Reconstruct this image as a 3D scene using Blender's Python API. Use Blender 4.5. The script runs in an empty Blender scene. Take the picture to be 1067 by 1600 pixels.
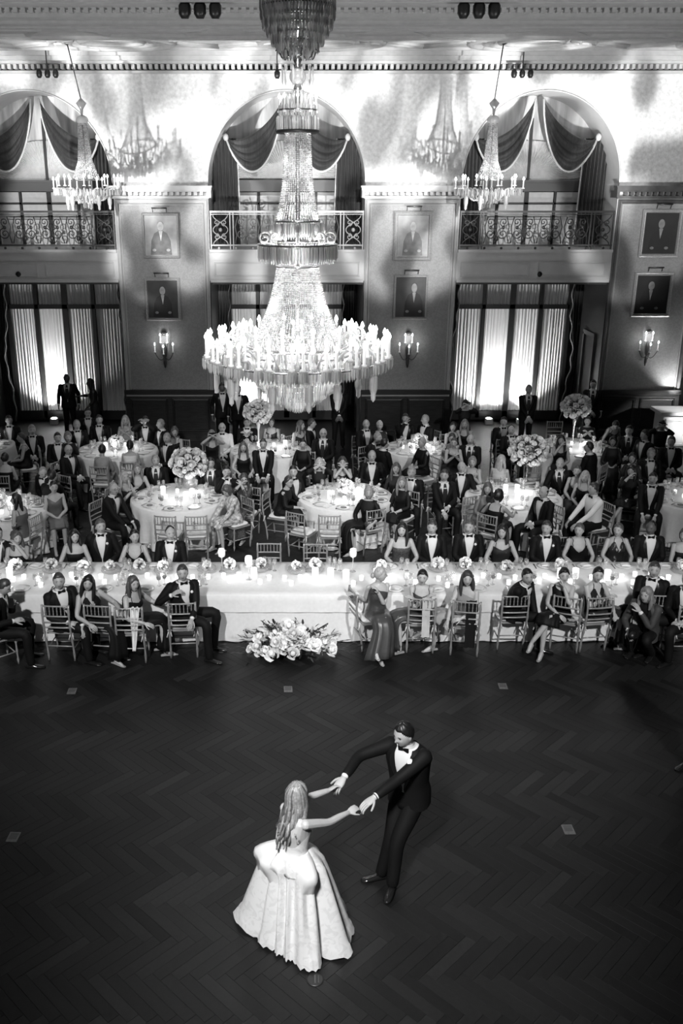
import bpy, math, random
import numpy as np
from mathutils import Vector, Matrix

# ------------------------------------------------------------------ camera, world, light
scene = bpy.context.scene
COL = scene.collection
FPX, TH, CAMH, PX0 = 1442.0, math.radians(19.4), 6.45, 465.0
cam_d = bpy.data.cameras.new('camera')
cam_d.lens = FPX / 1600.0 * 36.0
cam_d.sensor_width = 36.0
cam_d.shift_x = (533.5 - PX0) / 1600.0
cam = bpy.data.objects.new('camera', cam_d)
cam.location = (0, 0, CAMH)
cam.rotation_euler = (math.pi / 2 - TH, 0, 0)
COL.objects.link(cam)
scene.camera = cam
scene.view_settings.view_transform = 'Standard'
scene.view_settings.look = 'None'
scene.view_settings.gamma = 1.0
scene.view_settings.use_curve_mapping = False
scene.view_settings.exposure = 0.35
w = bpy.data.worlds.new('world')
scene.world = w
w.use_nodes = True
w.node_tree.nodes['Background'].inputs[0].default_value = (1, 1, 1, 1)
w.node_tree.nodes['Background'].inputs[1].default_value = 0.012

def spot(name, loc, target, power, size_deg, blend=0.5, radius=0.05, gobo=None):
    d = bpy.data.lights.new(name, 'SPOT')
    d.energy = power; d.spot_size = math.radians(size_deg); d.spot_blend = blend
    d.shadow_soft_size = radius
    o = bpy.data.objects.new(name, d); COL.objects.link(o)
    o.location = loc
    o.rotation_euler = (Vector(target) - Vector(loc)).to_track_quat('-Z', 'Y').to_euler()
    if gobo:
        # a breakup gobo in the lamp: the beam's direction drives a soft blotchy mask
        sc, lo, hi, seed = gobo
        d.use_nodes = True
        nt = d.node_tree
        em = nt.nodes['Emission']
        tc = nt.nodes.new('ShaderNodeTexCoord')
        mp = nt.nodes.new('ShaderNodeMapping'); mp.inputs['Location'].default_value = (seed, seed * .7, 0)
        mp.inputs['Scale'].default_value = (sc, sc * .62, sc)
        nz = nt.nodes.new('ShaderNodeTexNoise'); nz.inputs['Scale'].default_value = 1.0
        nz.inputs['Detail'].default_value = 0.0
        mr = nt.nodes.new('ShaderNodeMapRange'); mr.interpolation_type = 'SMOOTHSTEP'
        mr.inputs[1].default_value = lo; mr.inputs[2].default_value = hi
        mr.inputs[3].default_value = 0.20; mr.inputs[4].default_value = 1.0
        nt.links.new(tc.outputs['Normal'], mp.inputs['Vector'])
        nt.links.new(mp.outputs[0], nz.inputs['Vector'])
        nt.links.new(nz.outputs[0], mr.inputs[0])
        nt.links.new(mr.outputs[0], em.inputs['Strength'])
    return o

def point(name, loc, power, radius=0.04, parent=None):
    d = bpy.data.lights.new(name, 'POINT')
    d.energy = power; d.shadow_soft_size = radius
    o = bpy.data.objects.new(name, d); COL.objects.link(o)
    o.location = loc
    if parent: o.parent = parent
    return o

# moving-head washes standing low at the room's sides, thrown up at the far wall
G1 = (13, .44, .58)
spot('wall_wash', (-9.6, 13.0, 2.6), (-3.5, 24.1, 8.5), 9500, 31, .9, .10, G1 + (3.1,))
spot('wall_wash', (8.6, 13.0, 2.6), (2.8, 24.1, 8.5), 9500, 31, .9, .10, G1 + (8.4,))
spot('wall_wash', (5.0, 12.5, 2.6), (9.2, 24.1, 7.9), 10000, 24, .9, .10, G1 + (1.7,))
spot('wall_wash', (-5.0, 12.5, 2.6), (-6.4, 24.1, 8.9), 9000, 26, .9, .10, G1 + (5.2,))
spot('wall_wash', (0.6, 14.5, 2.6), (-0.2, 24.1, 8.2), 6500, 36, .9, .10, G1 + (6.6,))
spot('wall_wash', (6.4, 14.0, 2.6), (5.9, 24.1, 8.8), 8500, 26, .9, .10, G1 + (2.6,))
spot('ceiling_fill', (-7.5, 9.0, 2.6), (-3.0, 18.5, 9.2), 1300, 75, .9, .15)  # unseen low lamps added to brighten the ceiling
spot('ceiling_fill', (7.5, 9.0, 2.6), (3.0, 18.5, 9.2), 1300, 75, .9, .15)
# gobo wash from the camera's gallery on the piers between the doors
spot('gobo_wash', (-2.5, 0.4, 8.6), (-3.3, 24.1, 5.3), 24000, 9, .6, .12, (30, .42, .56, 2.2))
spot('gobo_wash', (3.0, 0.4, 8.6), (2.75, 24.1, 5.3), 24000, 9, .6, .12, (30, .42, .56, 7.7))
spot('gobo_wash', (0.4, 0.4, 8.6), (-.3, 24.1, 4.9), 16000, 10, .6, .12, (22, .42, .58, 4.4))
spot('gobo_wash', (5.0, 0.4, 8.6), (8.4, 24.1, 5.2), 11000, 8, .4, .12, (22, .42, .58, 9.4))
spot('gobo_wash', (-3.0, 0.4, 8.6), (-6.3, 25.5, 6.0), 12000, 6.5, .5, .12)
spot('gobo_wash', (4.0, 0.4, 8.6), (5.7, 25.5, 6.0), 10000, 6, .5, .12)
# pin spots in the ceiling over the tables
for (sx, sy, tx, ty, pw, sz) in ((-2.6, 17.0, -2.9, 17.2, 340, 62), (3.9, 17.0, 3.4, 17.2, 340, 62), (0.9, 17.2, 0.8, 17.6, 340, 58)):
    spot('pin_spot', (sx, sy, 9.05), (tx, ty, .7), pw, sz, .6, .10)
spot('gallery_fill', (-3.5, 0.6, 8.9), (-1.8, 13.2, .8), 5200, 40, .9, .25)  # unseen lamps added behind the camera for ambient light on the guests
spot('gallery_fill', (5.0, 0.6, 8.9), (2.8, 13.2, .8), 5200, 40, .9, .25)
spot('dance_fill', (-1.6, 0.6, 8.9), (0.4, 6.9, .6), 5600, 34, 1.0, .5)  # unseen soft lamp added for the ambient light on the couple

# ------------------------------------------------------------------ pixel -> place
def ray(px, py):
    u = (px - PX0) / FPX; v = (py - 800.0) / FPX
    return Vector((u, math.cos(TH) - v * math.sin(TH), -math.sin(TH) - v * math.cos(TH)))
def at_z(px, py, z):
    d = ray(px, py); t = (z - CAMH) / d.z
    return Vector((0, 0, CAMH)) + d * t
def at_y(px, py, y):
    d = ray(px, py); return Vector((0, 0, CAMH)) + d * (y / d.y)
def ppm(p):
    return FPX / (p[1] * math.cos(TH) + (CAMH - p[2]) * math.sin(TH))

# ------------------------------------------------------------------ materials (black-and-white photograph: greys only)
MATS = {}
def M(name, v=.5, rough=.5, metal=0.0, noise=0.0, scale=8.0, bump=0.0, spec=.5, coat=0.0, stretch=None, sheen=0.0, objcol=False):
    if name in MATS: return MATS[name]
    m = bpy.data.materials.new(name); m.use_nodes = True
    nt = m.node_tree; b = nt.nodes['Principled BSDF']
    b.inputs['Base Color'].default_value = (v, v, v, 1)
    b.inputs['Roughness'].default_value = rough; b.inputs['Metallic'].default_value = metal
    b.inputs['Specular IOR Level'].default_value = spec
    b.inputs['Coat Weight'].default_value = coat
    b.inputs['Sheen Weight'].default_value = sheen
    if noise or bump:
        tc = nt.nodes.new('ShaderNodeTexCoord')
        mp = nt.nodes.new('ShaderNodeMapping')
        mp.inputs['Scale'].default_value = stretch or (1, 1, 1)
        n = nt.nodes.new('ShaderNodeTexNoise'); n.inputs['Scale'].default_value = scale
        n.inputs['Detail'].default_value = 3.0
        nt.links.new(tc.outputs['Object'], mp.inputs[0]); nt.links.new(mp.outputs[0], n.inputs['Vector'])
        if noise:
            mr = nt.nodes.new('ShaderNodeMapRange')
            mr.inputs[1].default_value = .3; mr.inputs[2].default_value = .7
            mr.inputs[3].default_value = max(0, v * (1 - noise)); mr.inputs[4].default_value = v * (1 + noise)
            nt.links.new(n.outputs[0], mr.inputs[0]); nt.links.new(mr.outputs[0], b.inputs['Base Color'])
        if bump:
            bp = nt.nodes.new('ShaderNodeBump'); bp.inputs['Strength'].default_value = bump
            bp.inputs['Distance'].default_value = .02
            nt.links.new(n.outputs[0], bp.inputs['Height']); nt.links.new(bp.outputs[0], b.inputs['Normal'])
    MATS[name] = m
    return m

def emit_mat(name, strength, v=1.0):
    if name in MATS: return MATS[name]
    m = bpy.data.materials.new(name); m.use_nodes = True
    nt = m.node_tree; b = nt.nodes['Principled BSDF']
    b.inputs['Base Color'].default_value = (v, v, v, 1)
    b.inputs['Emission Color'].default_value = (1, 1, 1, 1)
    b.inputs['Emission Strength'].default_value = strength
    MATS[name] = m
    return m

def glass_mat(name, clear=.5, gloss=.3, rough=.06, white=.9, sparkle=0):
    if name in MATS: return MATS[name]
    m = bpy.data.materials.new(name); m.use_nodes = True
    nt = m.node_tree; nt.nodes.clear()
    out = nt.nodes.new('ShaderNodeOutputMaterial')
    tr = nt.nodes.new('ShaderNodeBsdfTransparent'); tr.inputs[0].default_value = (.95, .95, .95, 1)
    gl = nt.nodes.new('ShaderNodeBsdfAnisotropic'); gl.inputs['Roughness'].default_value = rough
    df = nt.nodes.new('ShaderNodeBsdfTranslucent'); df.inputs[0].default_value = (white, white, white, 1)
    d2 = nt.nodes.new('ShaderNodeBsdfDiffuse'); d2.inputs[0].default_value = (white, white, white, 1)
    if sparkle:
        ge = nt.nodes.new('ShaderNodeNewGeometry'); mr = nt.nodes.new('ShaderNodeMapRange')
        mr.inputs[3].default_value = white * (1 - sparkle); mr.inputs[4].default_value = white  # random tone per crystal puts sparkle into the colour
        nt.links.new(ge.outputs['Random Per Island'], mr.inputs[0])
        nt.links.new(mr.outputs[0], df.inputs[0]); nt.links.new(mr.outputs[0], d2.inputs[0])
    a0 = nt.nodes.new('ShaderNodeMixShader'); a0.inputs[0].default_value = .5
    nt.links.new(df.outputs[0], a0.inputs[1]); nt.links.new(d2.outputs[0], a0.inputs[2])
    a = nt.nodes.new('ShaderNodeMixShader'); a.inputs[0].default_value = gloss / max(1e-6, (1 - clear))
    nt.links.new(a0.outputs[0], a.inputs[1]); nt.links.new(gl.outputs[0], a.inputs[2])
    b = nt.nodes.new('ShaderNodeMixShader'); b.inputs[0].default_value = clear
    nt.links.new(a.outputs[0], b.inputs[1]); nt.links.new(tr.outputs[0], b.inputs[2])
    nt.links.new(b.outputs[0], out.inputs[0])
    MATS[name] = m
    return m

# ------------------------------------------------------------------ mesh building
class MB:
    """collects shapes; build() links them as ONE mesh object"""
    def __init__(s): s.v = []; s.f = []; s.m = []; s.n = 0; s.sm = []
    def add(s, V, F, mi=0, smooth=True):
        V = np.asarray(V, float).reshape(-1, 3)
        k = s.n; s.v.append(V)
        s.f.extend([tuple(i + k for i in f) for f in F]); s.m.extend([mi] * len(F)); s.sm.extend([smooth] * len(F))
        s.n += len(V); return s
    def box(s, c, size, mi=0, R=None):
        x, y, z = [q / 2 for q in size]
        V = np.array([(-x, -y, -z), (x, -y, -z), (x, y, -z), (-x, y, -z), (-x, -y, z), (x, -y, z), (x, y, z), (-x, y, z)])
        if R is not None: V = V @ np.array(R).T
        V = V + np.array(c)
        return s.add(V, [(0, 3, 2, 1), (4, 5, 6, 7), (0, 1, 5, 4), (1, 2, 6, 5), (2, 3, 7, 6), (3, 0, 4, 7)], mi, False)
    def span(s, a, b, mi=0):
        a = np.array(a, float); b = np.array(b, float)
        return s.box((a + b) / 2, np.abs(b - a), mi)
    def rings(s, R, mi=0, cap=(True, True), close=True, smooth=True):
        """R: list of (n,3) arrays"""
        R = [np.asarray(r, float) for r in R]; n = len(R[0]); F = []
        for i in range(len(R) - 1):
            a, b = i * n, (i + 1) * n
            for j in range(n if close else n - 1):
                k = (j + 1) % n
                F.append((a + j, a + k, b + k, b + j))
        V = np.concatenate(R)
        if cap[0]:
            F.append(tuple(range(n))[::-1])
        if cap[1]:
            o = (len(R) - 1) * n; F.append(tuple(o + j for j in range(n)))
        return s.add(V, F, mi, smooth)
    def lathe(s, prof, n=16, c=(0, 0, 0), mi=0, cap=(True, True), smooth=True):
        t = np.arange(n) * 2 * math.pi / n
        cs = np.stack([np.cos(t), np.sin(t)], 1)
        R = []
        for r, z in prof:
            R.append(np.column_stack([cs * r + np.array(c[:2]), np.full(n, c[2] + z)]))
        return s.rings(R, mi, cap, True, smooth)
    def tube(s, P, r, n=6, mi=0, cap=True, flat=None, smooth=True):
        P = np.asarray(P, float); k = len(P)
        r = np.full(k, r) if np.isscalar(r) else np.asarray(r, float)
        T = np.gradient(P, axis=0); T /= (np.linalg.norm(T, axis=1, keepdims=True) + 1e-9)
        up = np.array([0, 0, 1.]) if abs(T[0][2]) < .9 else np.array([1., 0, 0])
        u = np.cross(up, T[0]); u /= np.linalg.norm(u)
        t = np.arange(n) * 2 * math.pi / n; R = []
        for i in range(k):
            u = u - T[i] * np.dot(u, T[i]); u /= (np.linalg.norm(u) + 1e-9)
            w_ = np.cross(T[i], u)
            f = 1.0 if flat is None else flat
            R.append(P[i] + r[i] * (np.outer(np.cos(t), u) + f * np.outer(np.sin(t), w_)))
        return s.rings(R, mi, (cap, cap), True, smooth)
    def ball(s, c, r, nu=8, nv=6, mi=0, R=None):
        r = np.array([r, r, r]) if np.isscalar(r) else np.array(r)
        Rg = []
        t = np.arange(nu) * 2 * math.pi / nu
        for i in range(nv + 1):
            a = -math.pi / 2 + math.pi * i / nv
            cr = max(math.cos(a), .02)
            V = np.column_stack([np.cos(t) * cr, np.sin(t) * cr, np.full(nu, math.sin(a))]) * r
            if R is not None: V = V @ np.array(R).T
            Rg.append(V + np.array(c))
        return s.rings(Rg, mi)
    def grid(s, G, mi=0, smooth=True, double=False):
        G = np.asarray(G, float); a, b = G.shape[:2]; F = []
        for i in range(a - 1):
            for j in range(b - 1):
                F.append((i * b + j, i * b + j + 1, (i + 1) * b + j + 1, (i + 1) * b + j))
        return s.add(G.reshape(-1, 3), F, mi, smooth)
    def mesh(s, name, mats):
        me = bpy.data.meshes.new(name)
        V = np.concatenate(s.v) if s.v else np.zeros((0, 3))
        me.from_pydata(V.tolist(), [], s.f)
        for m in (mats if isinstance(mats, (list, tuple)) else [mats]): me.materials.append(m)
        me.polygons.foreach_set('material_index', s.m)
        me.polygons.foreach_set('use_smooth', s.sm)
        me.update()
        return me
    def build(s, name, mats, parent=None, loc=None, rz=0):
        return link(name, s.mesh(name, mats), parent, loc, rz)

def link(name, me, parent=None, loc=None, rz=0):
    o = bpy.data.objects.new(name, me); COL.objects.link(o)
    if parent is not None: o.parent = parent
    if loc is not None: o.location = loc
    if rz: o.rotation_euler = (0, 0, rz)
    return o
def tag(o, label=None, cat=None, group=None, kind=None):
    if label: o['label'] = label
    if cat: o['category'] = cat
    if group: o['group'] = group
    if kind: o['kind'] = kind
    return o
def thing(name, label, cat, loc=(0, 0, 0), rz=0, group=None):
    o = bpy.data.objects.new(name, None); COL.objects.link(o)
    o.location = loc; o.rotation_euler = (0, 0, rz); o.empty_display_size = .1
    return tag(o, label, cat, group)
def dup(root, loc, rz=0, label=None, group=None):
    r = root.copy(); COL.objects.link(r); r.location = loc; r.rotation_euler = (0, 0, rz)
    if label: r['label'] = label
    if group: r['group'] = group
    for ch in root.children:
        c = ch.copy(); COL.objects.link(c); c.parent = r
        for g in ch.children:
            d = g.copy(); COL.objects.link(d); d.parent = c
    return r
rng = random.Random(7)
nrg = np.random.default_rng(7)
# ------------------------------------------------------------------ the room
WY = 24.1
BAYS = (-6.49, -0.27, 5.97)
HW = 1.94
PIERS = ((-10.9, -8.43), (-4.55, -2.21), (1.67, 4.03), (7.91, 10.10))
stucco = M('stucco', .60, .8, noise=.16, scale=11, bump=1.0)
plaster = M('plaster', .55, .7, noise=.04, scale=6)
trimpaint = M('trim_paint', .42, .4, noise=.05, scale=9)
darkwood = M('dark_wood', .018, .35, noise=.4, scale=5, stretch=(1, 1, 6))
blackwood = M('black_wood', .012, .5, noise=.3, scale=5)
ceilm = M('ceiling_plaster', .42, .7, noise=.08, scale=7, bump=.2)

def wallpaper_mat():
    m = bpy.data.materials.new('damask_wallpaper'); m.use_nodes = True
    nt = m.node_tree; b = nt.nodes['Principled BSDF']; b.inputs['Roughness'].default_value = .6
    tc = nt.nodes.new('ShaderNodeTexCoord')
    n = nt.nodes.new('ShaderNodeTexNoise'); n.inputs['Scale'].default_value = 17; n.inputs['Detail'].default_value = 1.0; n.inputs['Distortion'].default_value = 1.2
    mr = nt.nodes.new('ShaderNodeMapRange'); mr.inputs[1].default_value = .46; mr.inputs[2].default_value = .54
    mr.inputs[3].default_value = .235; mr.inputs[4].default_value = .275
    nt.links.new(tc.outputs['Object'], n.inputs['Vector']); nt.links.new(n.outputs[0], mr.inputs[0]); nt.links.new(mr.outputs[0], b.inputs['Base Color'])
    return m
paper = wallpaper_mat()

# back wall: piers, arches, reveals (mat 0 plaster, 1 dark wood, 2 stucco)
wb = MB()
for a, b in PIERS:
    wb.span((a, WY, 1.40), (b, WY + 2.5, 4.2), 1)
    wb.span((a, WY, 4.2), (b, WY + 1.55, 6.48), 0)
    wb.span((a, WY - .05, 0), (b, WY + 2.5, 1.40), 1)
ZS, ZT = 6.48, 9.02
na = 40
for bx in BAYS:
    t = np.linspace(math.pi, 0, na + 1)
    ax = bx + HW * np.cos(t); az = ZS + .05 + 2.10 * np.sin(t)
    top = np.stack([ax, np.full(na + 1, WY), np.full(na + 1, ZT)], 1)
    fr = np.stack([ax, np.full(na + 1, WY), az], 1)
    wb.grid(np.stack([fr, top]), 2, False)
    bk = fr + np.array([0, 1.55, 0])
    wb.grid(np.stack([fr, bk]), 0, True)          # the arch's reveal
    # archivolt moulding
    for (r0, dz_, d) in ((1.0, 0, .018),):
        P = np.stack([bx + HW * r0 * np.cos(t), np.full(na + 1, WY - d * .4), ZS + .05 + 2.10 * r0 * np.sin(t)], 1)
        wb.tube(P, d, 6, 0)
for a, b in PIERS:
    lo = a if a > -10 else a; 
    wb.span((a, WY, ZS), (b, WY + 1.55, ZT), 2)
wb.span((10.10, WY + .9, 0), (12.5, WY + 1.0, ZT), 0)
wall_back = tag(wb.build('wall_back', [plaster, darkwood, stucco]), 'pale stuccoed ballroom wall with three deep arches', None, None, 'structure')

# pier panels: moulded frame, wallpaper, cornice with dentils, wainscot panels
def frame_mb(mb, x0, x1, z0, z1, y, wd, dp, mi=0):
    """mitred picture frame: two-step section swept round a rectangle, on plane y (toward -y)"""
    prof = [(0, 0), (0, -dp * .7), (wd * .3, -dp), (wd * .55, -dp * .75), (wd * .8, -dp * .9), (wd, -dp * .2), (wd, 0)]
    cor = [(x0, z0, 1, 1), (x1, z0, -1, 1), (x1, z1, -1, -1), (x0, z1, 1, -1), (x0, z0, 1, 1)]
    G = [[(cx + sx * o, y + d, cz + sz * o) for (o, d) in prof] for (cx, cz, sx, sz) in cor]
    mb.grid(np.array(G), mi, False)

for i, (a, b) in enumerate(PIERS):
    r = MB(); frame_mb(r, a + .02, b - .02, 1.22, 6.16, WY, .10, .07)
    r.build('pier_frame', trimpaint if i < 3 else M('shaded_trim', .09, .4, noise=.2, scale=6), wall_back)  # far right pier: trim paint darkened to carry its shade
    r = MB(); frame_mb(r, a + .13, b - .13, 1.36, 6.05, WY, .035, .04); r.build('inner_frame', trimpaint, wall_back)
    r = MB(); r.span((a + .12, WY - .012, 1.38), (b - .12, WY + .01, 6.06)); r.build('wallpaper_panel', paper, wall_back)
    # cornice over the pier
    r = MB()
    r.span((a - .03, WY - .10, 6.18), (b + .03, WY + .02, 6.24)); r.span((a - .10, WY - .22, 6.37), (b + .10, WY + .02, 6.44))
    r.span((a - .06, WY - .16, 6.34), (b + .06, WY + .02, 6.37)); r.span((a - .12, WY - .25, 6.44), (b + .12, WY + .02, 6.48))
    for e in (a, b):
        sg = -1 if e == a else 1
        r.span((e - .02, WY - .2, 6.20), (e + sg * .09, WY + .3, 6.37))
    cor = r.build('cornice', trimpaint if i < 3 else M('shaded_trim'), wall_back)
    r = MB(); n = int((b - a) / .155)
    for k in range(n):
        x = a + .08 + (b - a - .16) * (k + .5) / n
        r.box((x, WY - .09, 6.295), (.085, .13, .08))
    tag(r.build('dentil_course', trimpaint if i < 3 else M('shaded_trim'), wall_back), kind='stuff')
    # wainscot panels
    r = MB(); r.span((a - .02, WY - .10, 1.28), (b + .02, WY, 1.40)); r.build('dado_rail', darkwood, wall_back)
    for k in range(2):
        xa = a + .12 + k * (b - a - .12) / 2; xb = xa + (b - a - .36) / 2
        r = MB(); frame_mb(r, xa, xb, .28, 1.18, WY - .05, .06, .035); r.build('wainscot_panel', darkwood, wall_back)

# fascia between doors and balcony, balcony slab, header (one per bay)
for i, bx in enumerate(BAYS):
    a, b = bx - HW - .0, bx + HW + .0
    r = MB()
    r.span((a, WY + .02, 4.18), (b, WY + 1.5, 4.74)); r.span((a, WY - .02, 4.70), (b, WY + 1.5, 4.90))
    r.span((a, WY - .10, 4.90), (b, WY + 1.5, 4.97)); r.span((a, WY - .04, 4.16), (b, WY + .1, 4.24))
    r.build('balcony_fascia', plaster, wall_back)
    for k in range(2):
        r = MB(); x0 = a + .10 + k * HW; frame_mb(r, x0, x0 + HW - .2, 4.30, 4.66, WY + .02, .04, .03); r.build('fascia_panel', plaster, wall_back)
    r = MB(); r.lathe([(.0, 0), (.06, 0), (.07, .02), (.055, .035), (0, .04)], 14)
    o = r.build('air_nozzle', M('black_metal', .01, .4), wall_back, (bx + (.17 if i else -.6), WY + .02, 4.36)); o.rotation_euler = (math.pi / 2, 0, 0)
    # recess below: ceiling, side returns, back
    r = MB(); r.span((a - .1, WY + .1, 4.10), (b + .1, WY + 2.5, 4.2)); r.span((a - .3, WY + 2.45, 0), (b + .3, WY + 2.55, 9.0)); 
    r.build('alcove_shell', M('alcove_wood', .03, .5, noise=.3, scale=4), wall_back)
    # return-wall door frame in the right-hand return
    r = MB()
    for yy in (WY + .55, WY + 1.45): r.box((b - .03, yy, 1.35), (.06, .09, 2.7))
    r.box((b - .03, WY + 1.0, 2.72), (.06, 1.0, .12)); r.build('return_door_frame', M('return_door', .06, .4), wall_back)

# ------------------------------------------------------------------ upper arched windows
sheer = M('sheer_fabric', .62, .8, noise=.06, scale=10)
winback = M('window_blind', .60, .8, noise=.08, scale=12)
for i, bx in enumerate(BAYS):
    Yw = WY + 1.45
    r = MB()
    t = np.linspace(math.pi, 0, 25)
    top = np.stack([bx + (HW + .05) * np.cos(t), np.full(25, Yw), ZS + 2.16 * np.sin(t)], 1)
    bot = top.copy(); bot[:, 2] = 4.9
    r.grid(np.stack([bot, top]), 0, False)
    win = tag(r.build('window_%d' % (i + 1), M('dark_glass', .05, .2)), 'tall arched window above the %s balcony' % ('left', 'middle', 'right')[i], None, None, 'structure')
    lun = MB(); t2 = np.linspace(math.pi, 0, 25); lf2 = np.stack([bx + (HW + .04) * np.cos(t2), np.full(25, Yw - .02), ZS + 2.15 * np.sin(t2)], 1); lb2 = lf2.copy(); lb2[:, 2] = 6.5
    lun.grid(np.stack([lb2, lf2]), 0, False); lun.build('lunette_fabric', M('lunette_fabric', .5, .8, noise=.35, scale=3, stretch=(2.2, 1, .3)), win)
    # pleated sunburst blind filling the lunette
    r = MB(); nr, nt_ = 6, 120
    tt = np.linspace(math.pi, 0, nt_ + 1)
    G = []
    for q in range(nr + 1):
        f = .06 + .94 * q / nr
        ple = .02 * np.where(np.arange(nt_ + 1) % 2, 1, -1) * f
        G.append(np.stack([bx + HW * .80 * f * np.cos(tt), Yw - .08 + ple, 6.62 + .95 * f * np.sin(tt)], 1))
    r.grid(np.array(G), 0, False); r.build('sunburst_blind', winback, win)
    r = MB(); r.span((bx - .03, Yw - .14, 6.60), (bx + .03, Yw - .05, 8.1)); r.build('mullion', blackwood, win)
    r = MB(); r.span((bx - HW, Yw - .16, 6.34), (bx + HW, Yw - .02, 6.62)); r.span((bx - HW, Yw - .22, 6.56), (bx + HW, Yw - .02, 6.62)); r.build('transom', M('grey_wood', .10, .5), win)
    for k in range(4):
        x0 = bx - 1.5 + k * .75
        r = MB(); r.span((x0 + .04, Yw - .07, 4.98), (x0 + .71, Yw - .05, 6.32)); r.build('pane', sheer, win)
    for k in range(5):
        r = MB(); hw = .055 if k == 2 else .028
        r.span((bx - 1.5 + k * .75 - hw, Yw - .13, 4.97), (bx - 1.5 + k * .75 + hw, Yw - .03, 6.34)); r.build('mullion', blackwood, win)
    r = MB(); r.span((bx - HW, Yw - .13, 6.02), (bx + HW, Yw - .04, 6.07)); r.build('glazing_bar', blackwood, win)

# swags and side drapes of the arches
stripe = M('striped_drape', .017, .7, noise=.85, scale=5, stretch=(7, 1, .25), sheen=.3)
fringe = M('fringe', .55, .8)
SIDE = ('left', 'middle', 'right')
for i, bx in enumerate(BAYS):
    Ys = WY + .75
    for sg in (-1, 1):
        mb = MB(); nu, nv = 22, 12
        p0 = np.array([bx + sg * .10, Ys, 8.52]); p1 = np.array([bx + sg * 1.52, Ys, 7.62])
        G = np.zeros((nv + 1, nu + 1, 3))
        for a in range(nv + 1):
            sag = .34 + .84 * a / nv
            for b_ in range(nu + 1):
                u = b_ / nu
                base = p0 * (1 - u) + p1 * u
                d = sag * (4 * u * (1 - u)) ** .8
                G[a, b_] = base + np.array([-sg * .10 * d, -.09 * math.sin(a * 2.0) * (1 - abs(2 * u - 1) ** 3) - .12 * math.sin(math.pi * u), -d])
        mb.grid(G, 0)
        root = thing('swag_curtain', 'dark striped swag in the %s half of the %s arch' % ('left' if sg < 0 else 'right', SIDE[i]), 'curtain', (0, 0, 0))
        mb.build('swag', stripe, root)
        f = MB(); f.tube(G[nv] + np.array([0, -.01, -.02]), .028, 6); f.build('fringe', fringe, root)
        f = MB(); f.ball(p1 + np.array([0, -.08, 0]), (.07, .07, .09), 8, 6); f.build('rosette', fringe, root)
        # side drape hanging down to the balcony
        mb = MB(); nu, nv = 48, 10; xe = bx + sg * (HW - .06); G = np.zeros((nv + 1, nu + 1, 3))
        for a in range(nv + 1):
            f_ = a / nv
            for b_ in range(nu + 1):
                u = b_ / nu
                x = xe - sg * (.62 + .06 * f_) * u
                rel = min(.999, abs(x - bx) / HW)
                ztop = min(7.60, ZS + 2.08 * math.sqrt(1 - rel * rel))
                z = ztop * (1 - f_) + 5.0 * f_
                G[a, b_] = (x, Ys + .18 + .045 * math.sin(u * 44), z)
        mb.grid(G, 0)
        root = thing('side_drape', 'dark striped drape hanging at the %s side of the %s arch' % ('left' if sg < 0 else 'right', SIDE[i]), 'curtain')
        mb.build('cloth', stripe, root)
        f = MB(); f.tube(G[:, nu] + np.array([0, -.03, 0]), .02, 5); f.build('fringe', fringe, root)

# ------------------------------------------------------------------ balcony railings
iron = M('wrought_iron', .06, .4, metal=.3)
ironpale = M('pale_iron', .45, .4)
def spiral(c, r, turns, a0, sgn, n=26):
    t = np.linspace(0, 1, n); a = a0 + sgn * turns * 2 * math.pi * t; rr = r * (1 - .88 * t)
    return np.stack([c[0] + rr * np.cos(a), np.zeros(n), c[1] + rr * np.sin(a)], 1)
def scroll_mesh(wd, ht, mat, big):
    mb = MB(); rr = .013
    if big:
        for sx in (-1, 1):
            mb.tube(spiral((sx * wd * .23, ht * .36), wd * .22, 1.7, math.pi / 2, sx), rr, 5)
            mb.tube(spiral((sx * wd * .25, ht * .76), wd * .16, 1.4, -math.pi / 2, -sx), rr, 5)
            P = np.array([(sx * wd * .47, 0, .02), (sx * wd * .40, 0, ht * .3), (sx * wd * .46, 0, ht * .6), (sx * wd * .36, 0, ht * .95)])
            mb.tube(P, rr, 5)
            mb.ball((sx * wd * .24, -.01, ht * .58), (.04, .02, .05), 6, 4)
        mb.ball((0, -.02, ht * .2), (.05, .03, .07), 6, 4)
        mb.tube([(0, 0, 0), (0, 0, ht)], rr * .9, 5)
    else:
        t = np.linspace(0, 1, 16)
        for sx in (-1, 1):
            mb.tube(np.stack([sx * wd * .42 * np.cos(t * math.pi * 2), 0 * t, ht * t], 1), rr, 5)
            mb.tube(spiral((sx * wd * .22, ht * .26), wd * .18, 1.3, math.pi / 2, sx, 18), rr * .9, 5)
            mb.tube(spiral((sx * wd * .22, ht * .74), wd * .18, 1.3, -math.pi / 2, -sx, 18), rr * .9, 5)
        mb.ball((0, -.01, ht * .5), (.05, .025, .05), 6, 4)
    return mb.mesh('scrollwork', mat)
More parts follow.
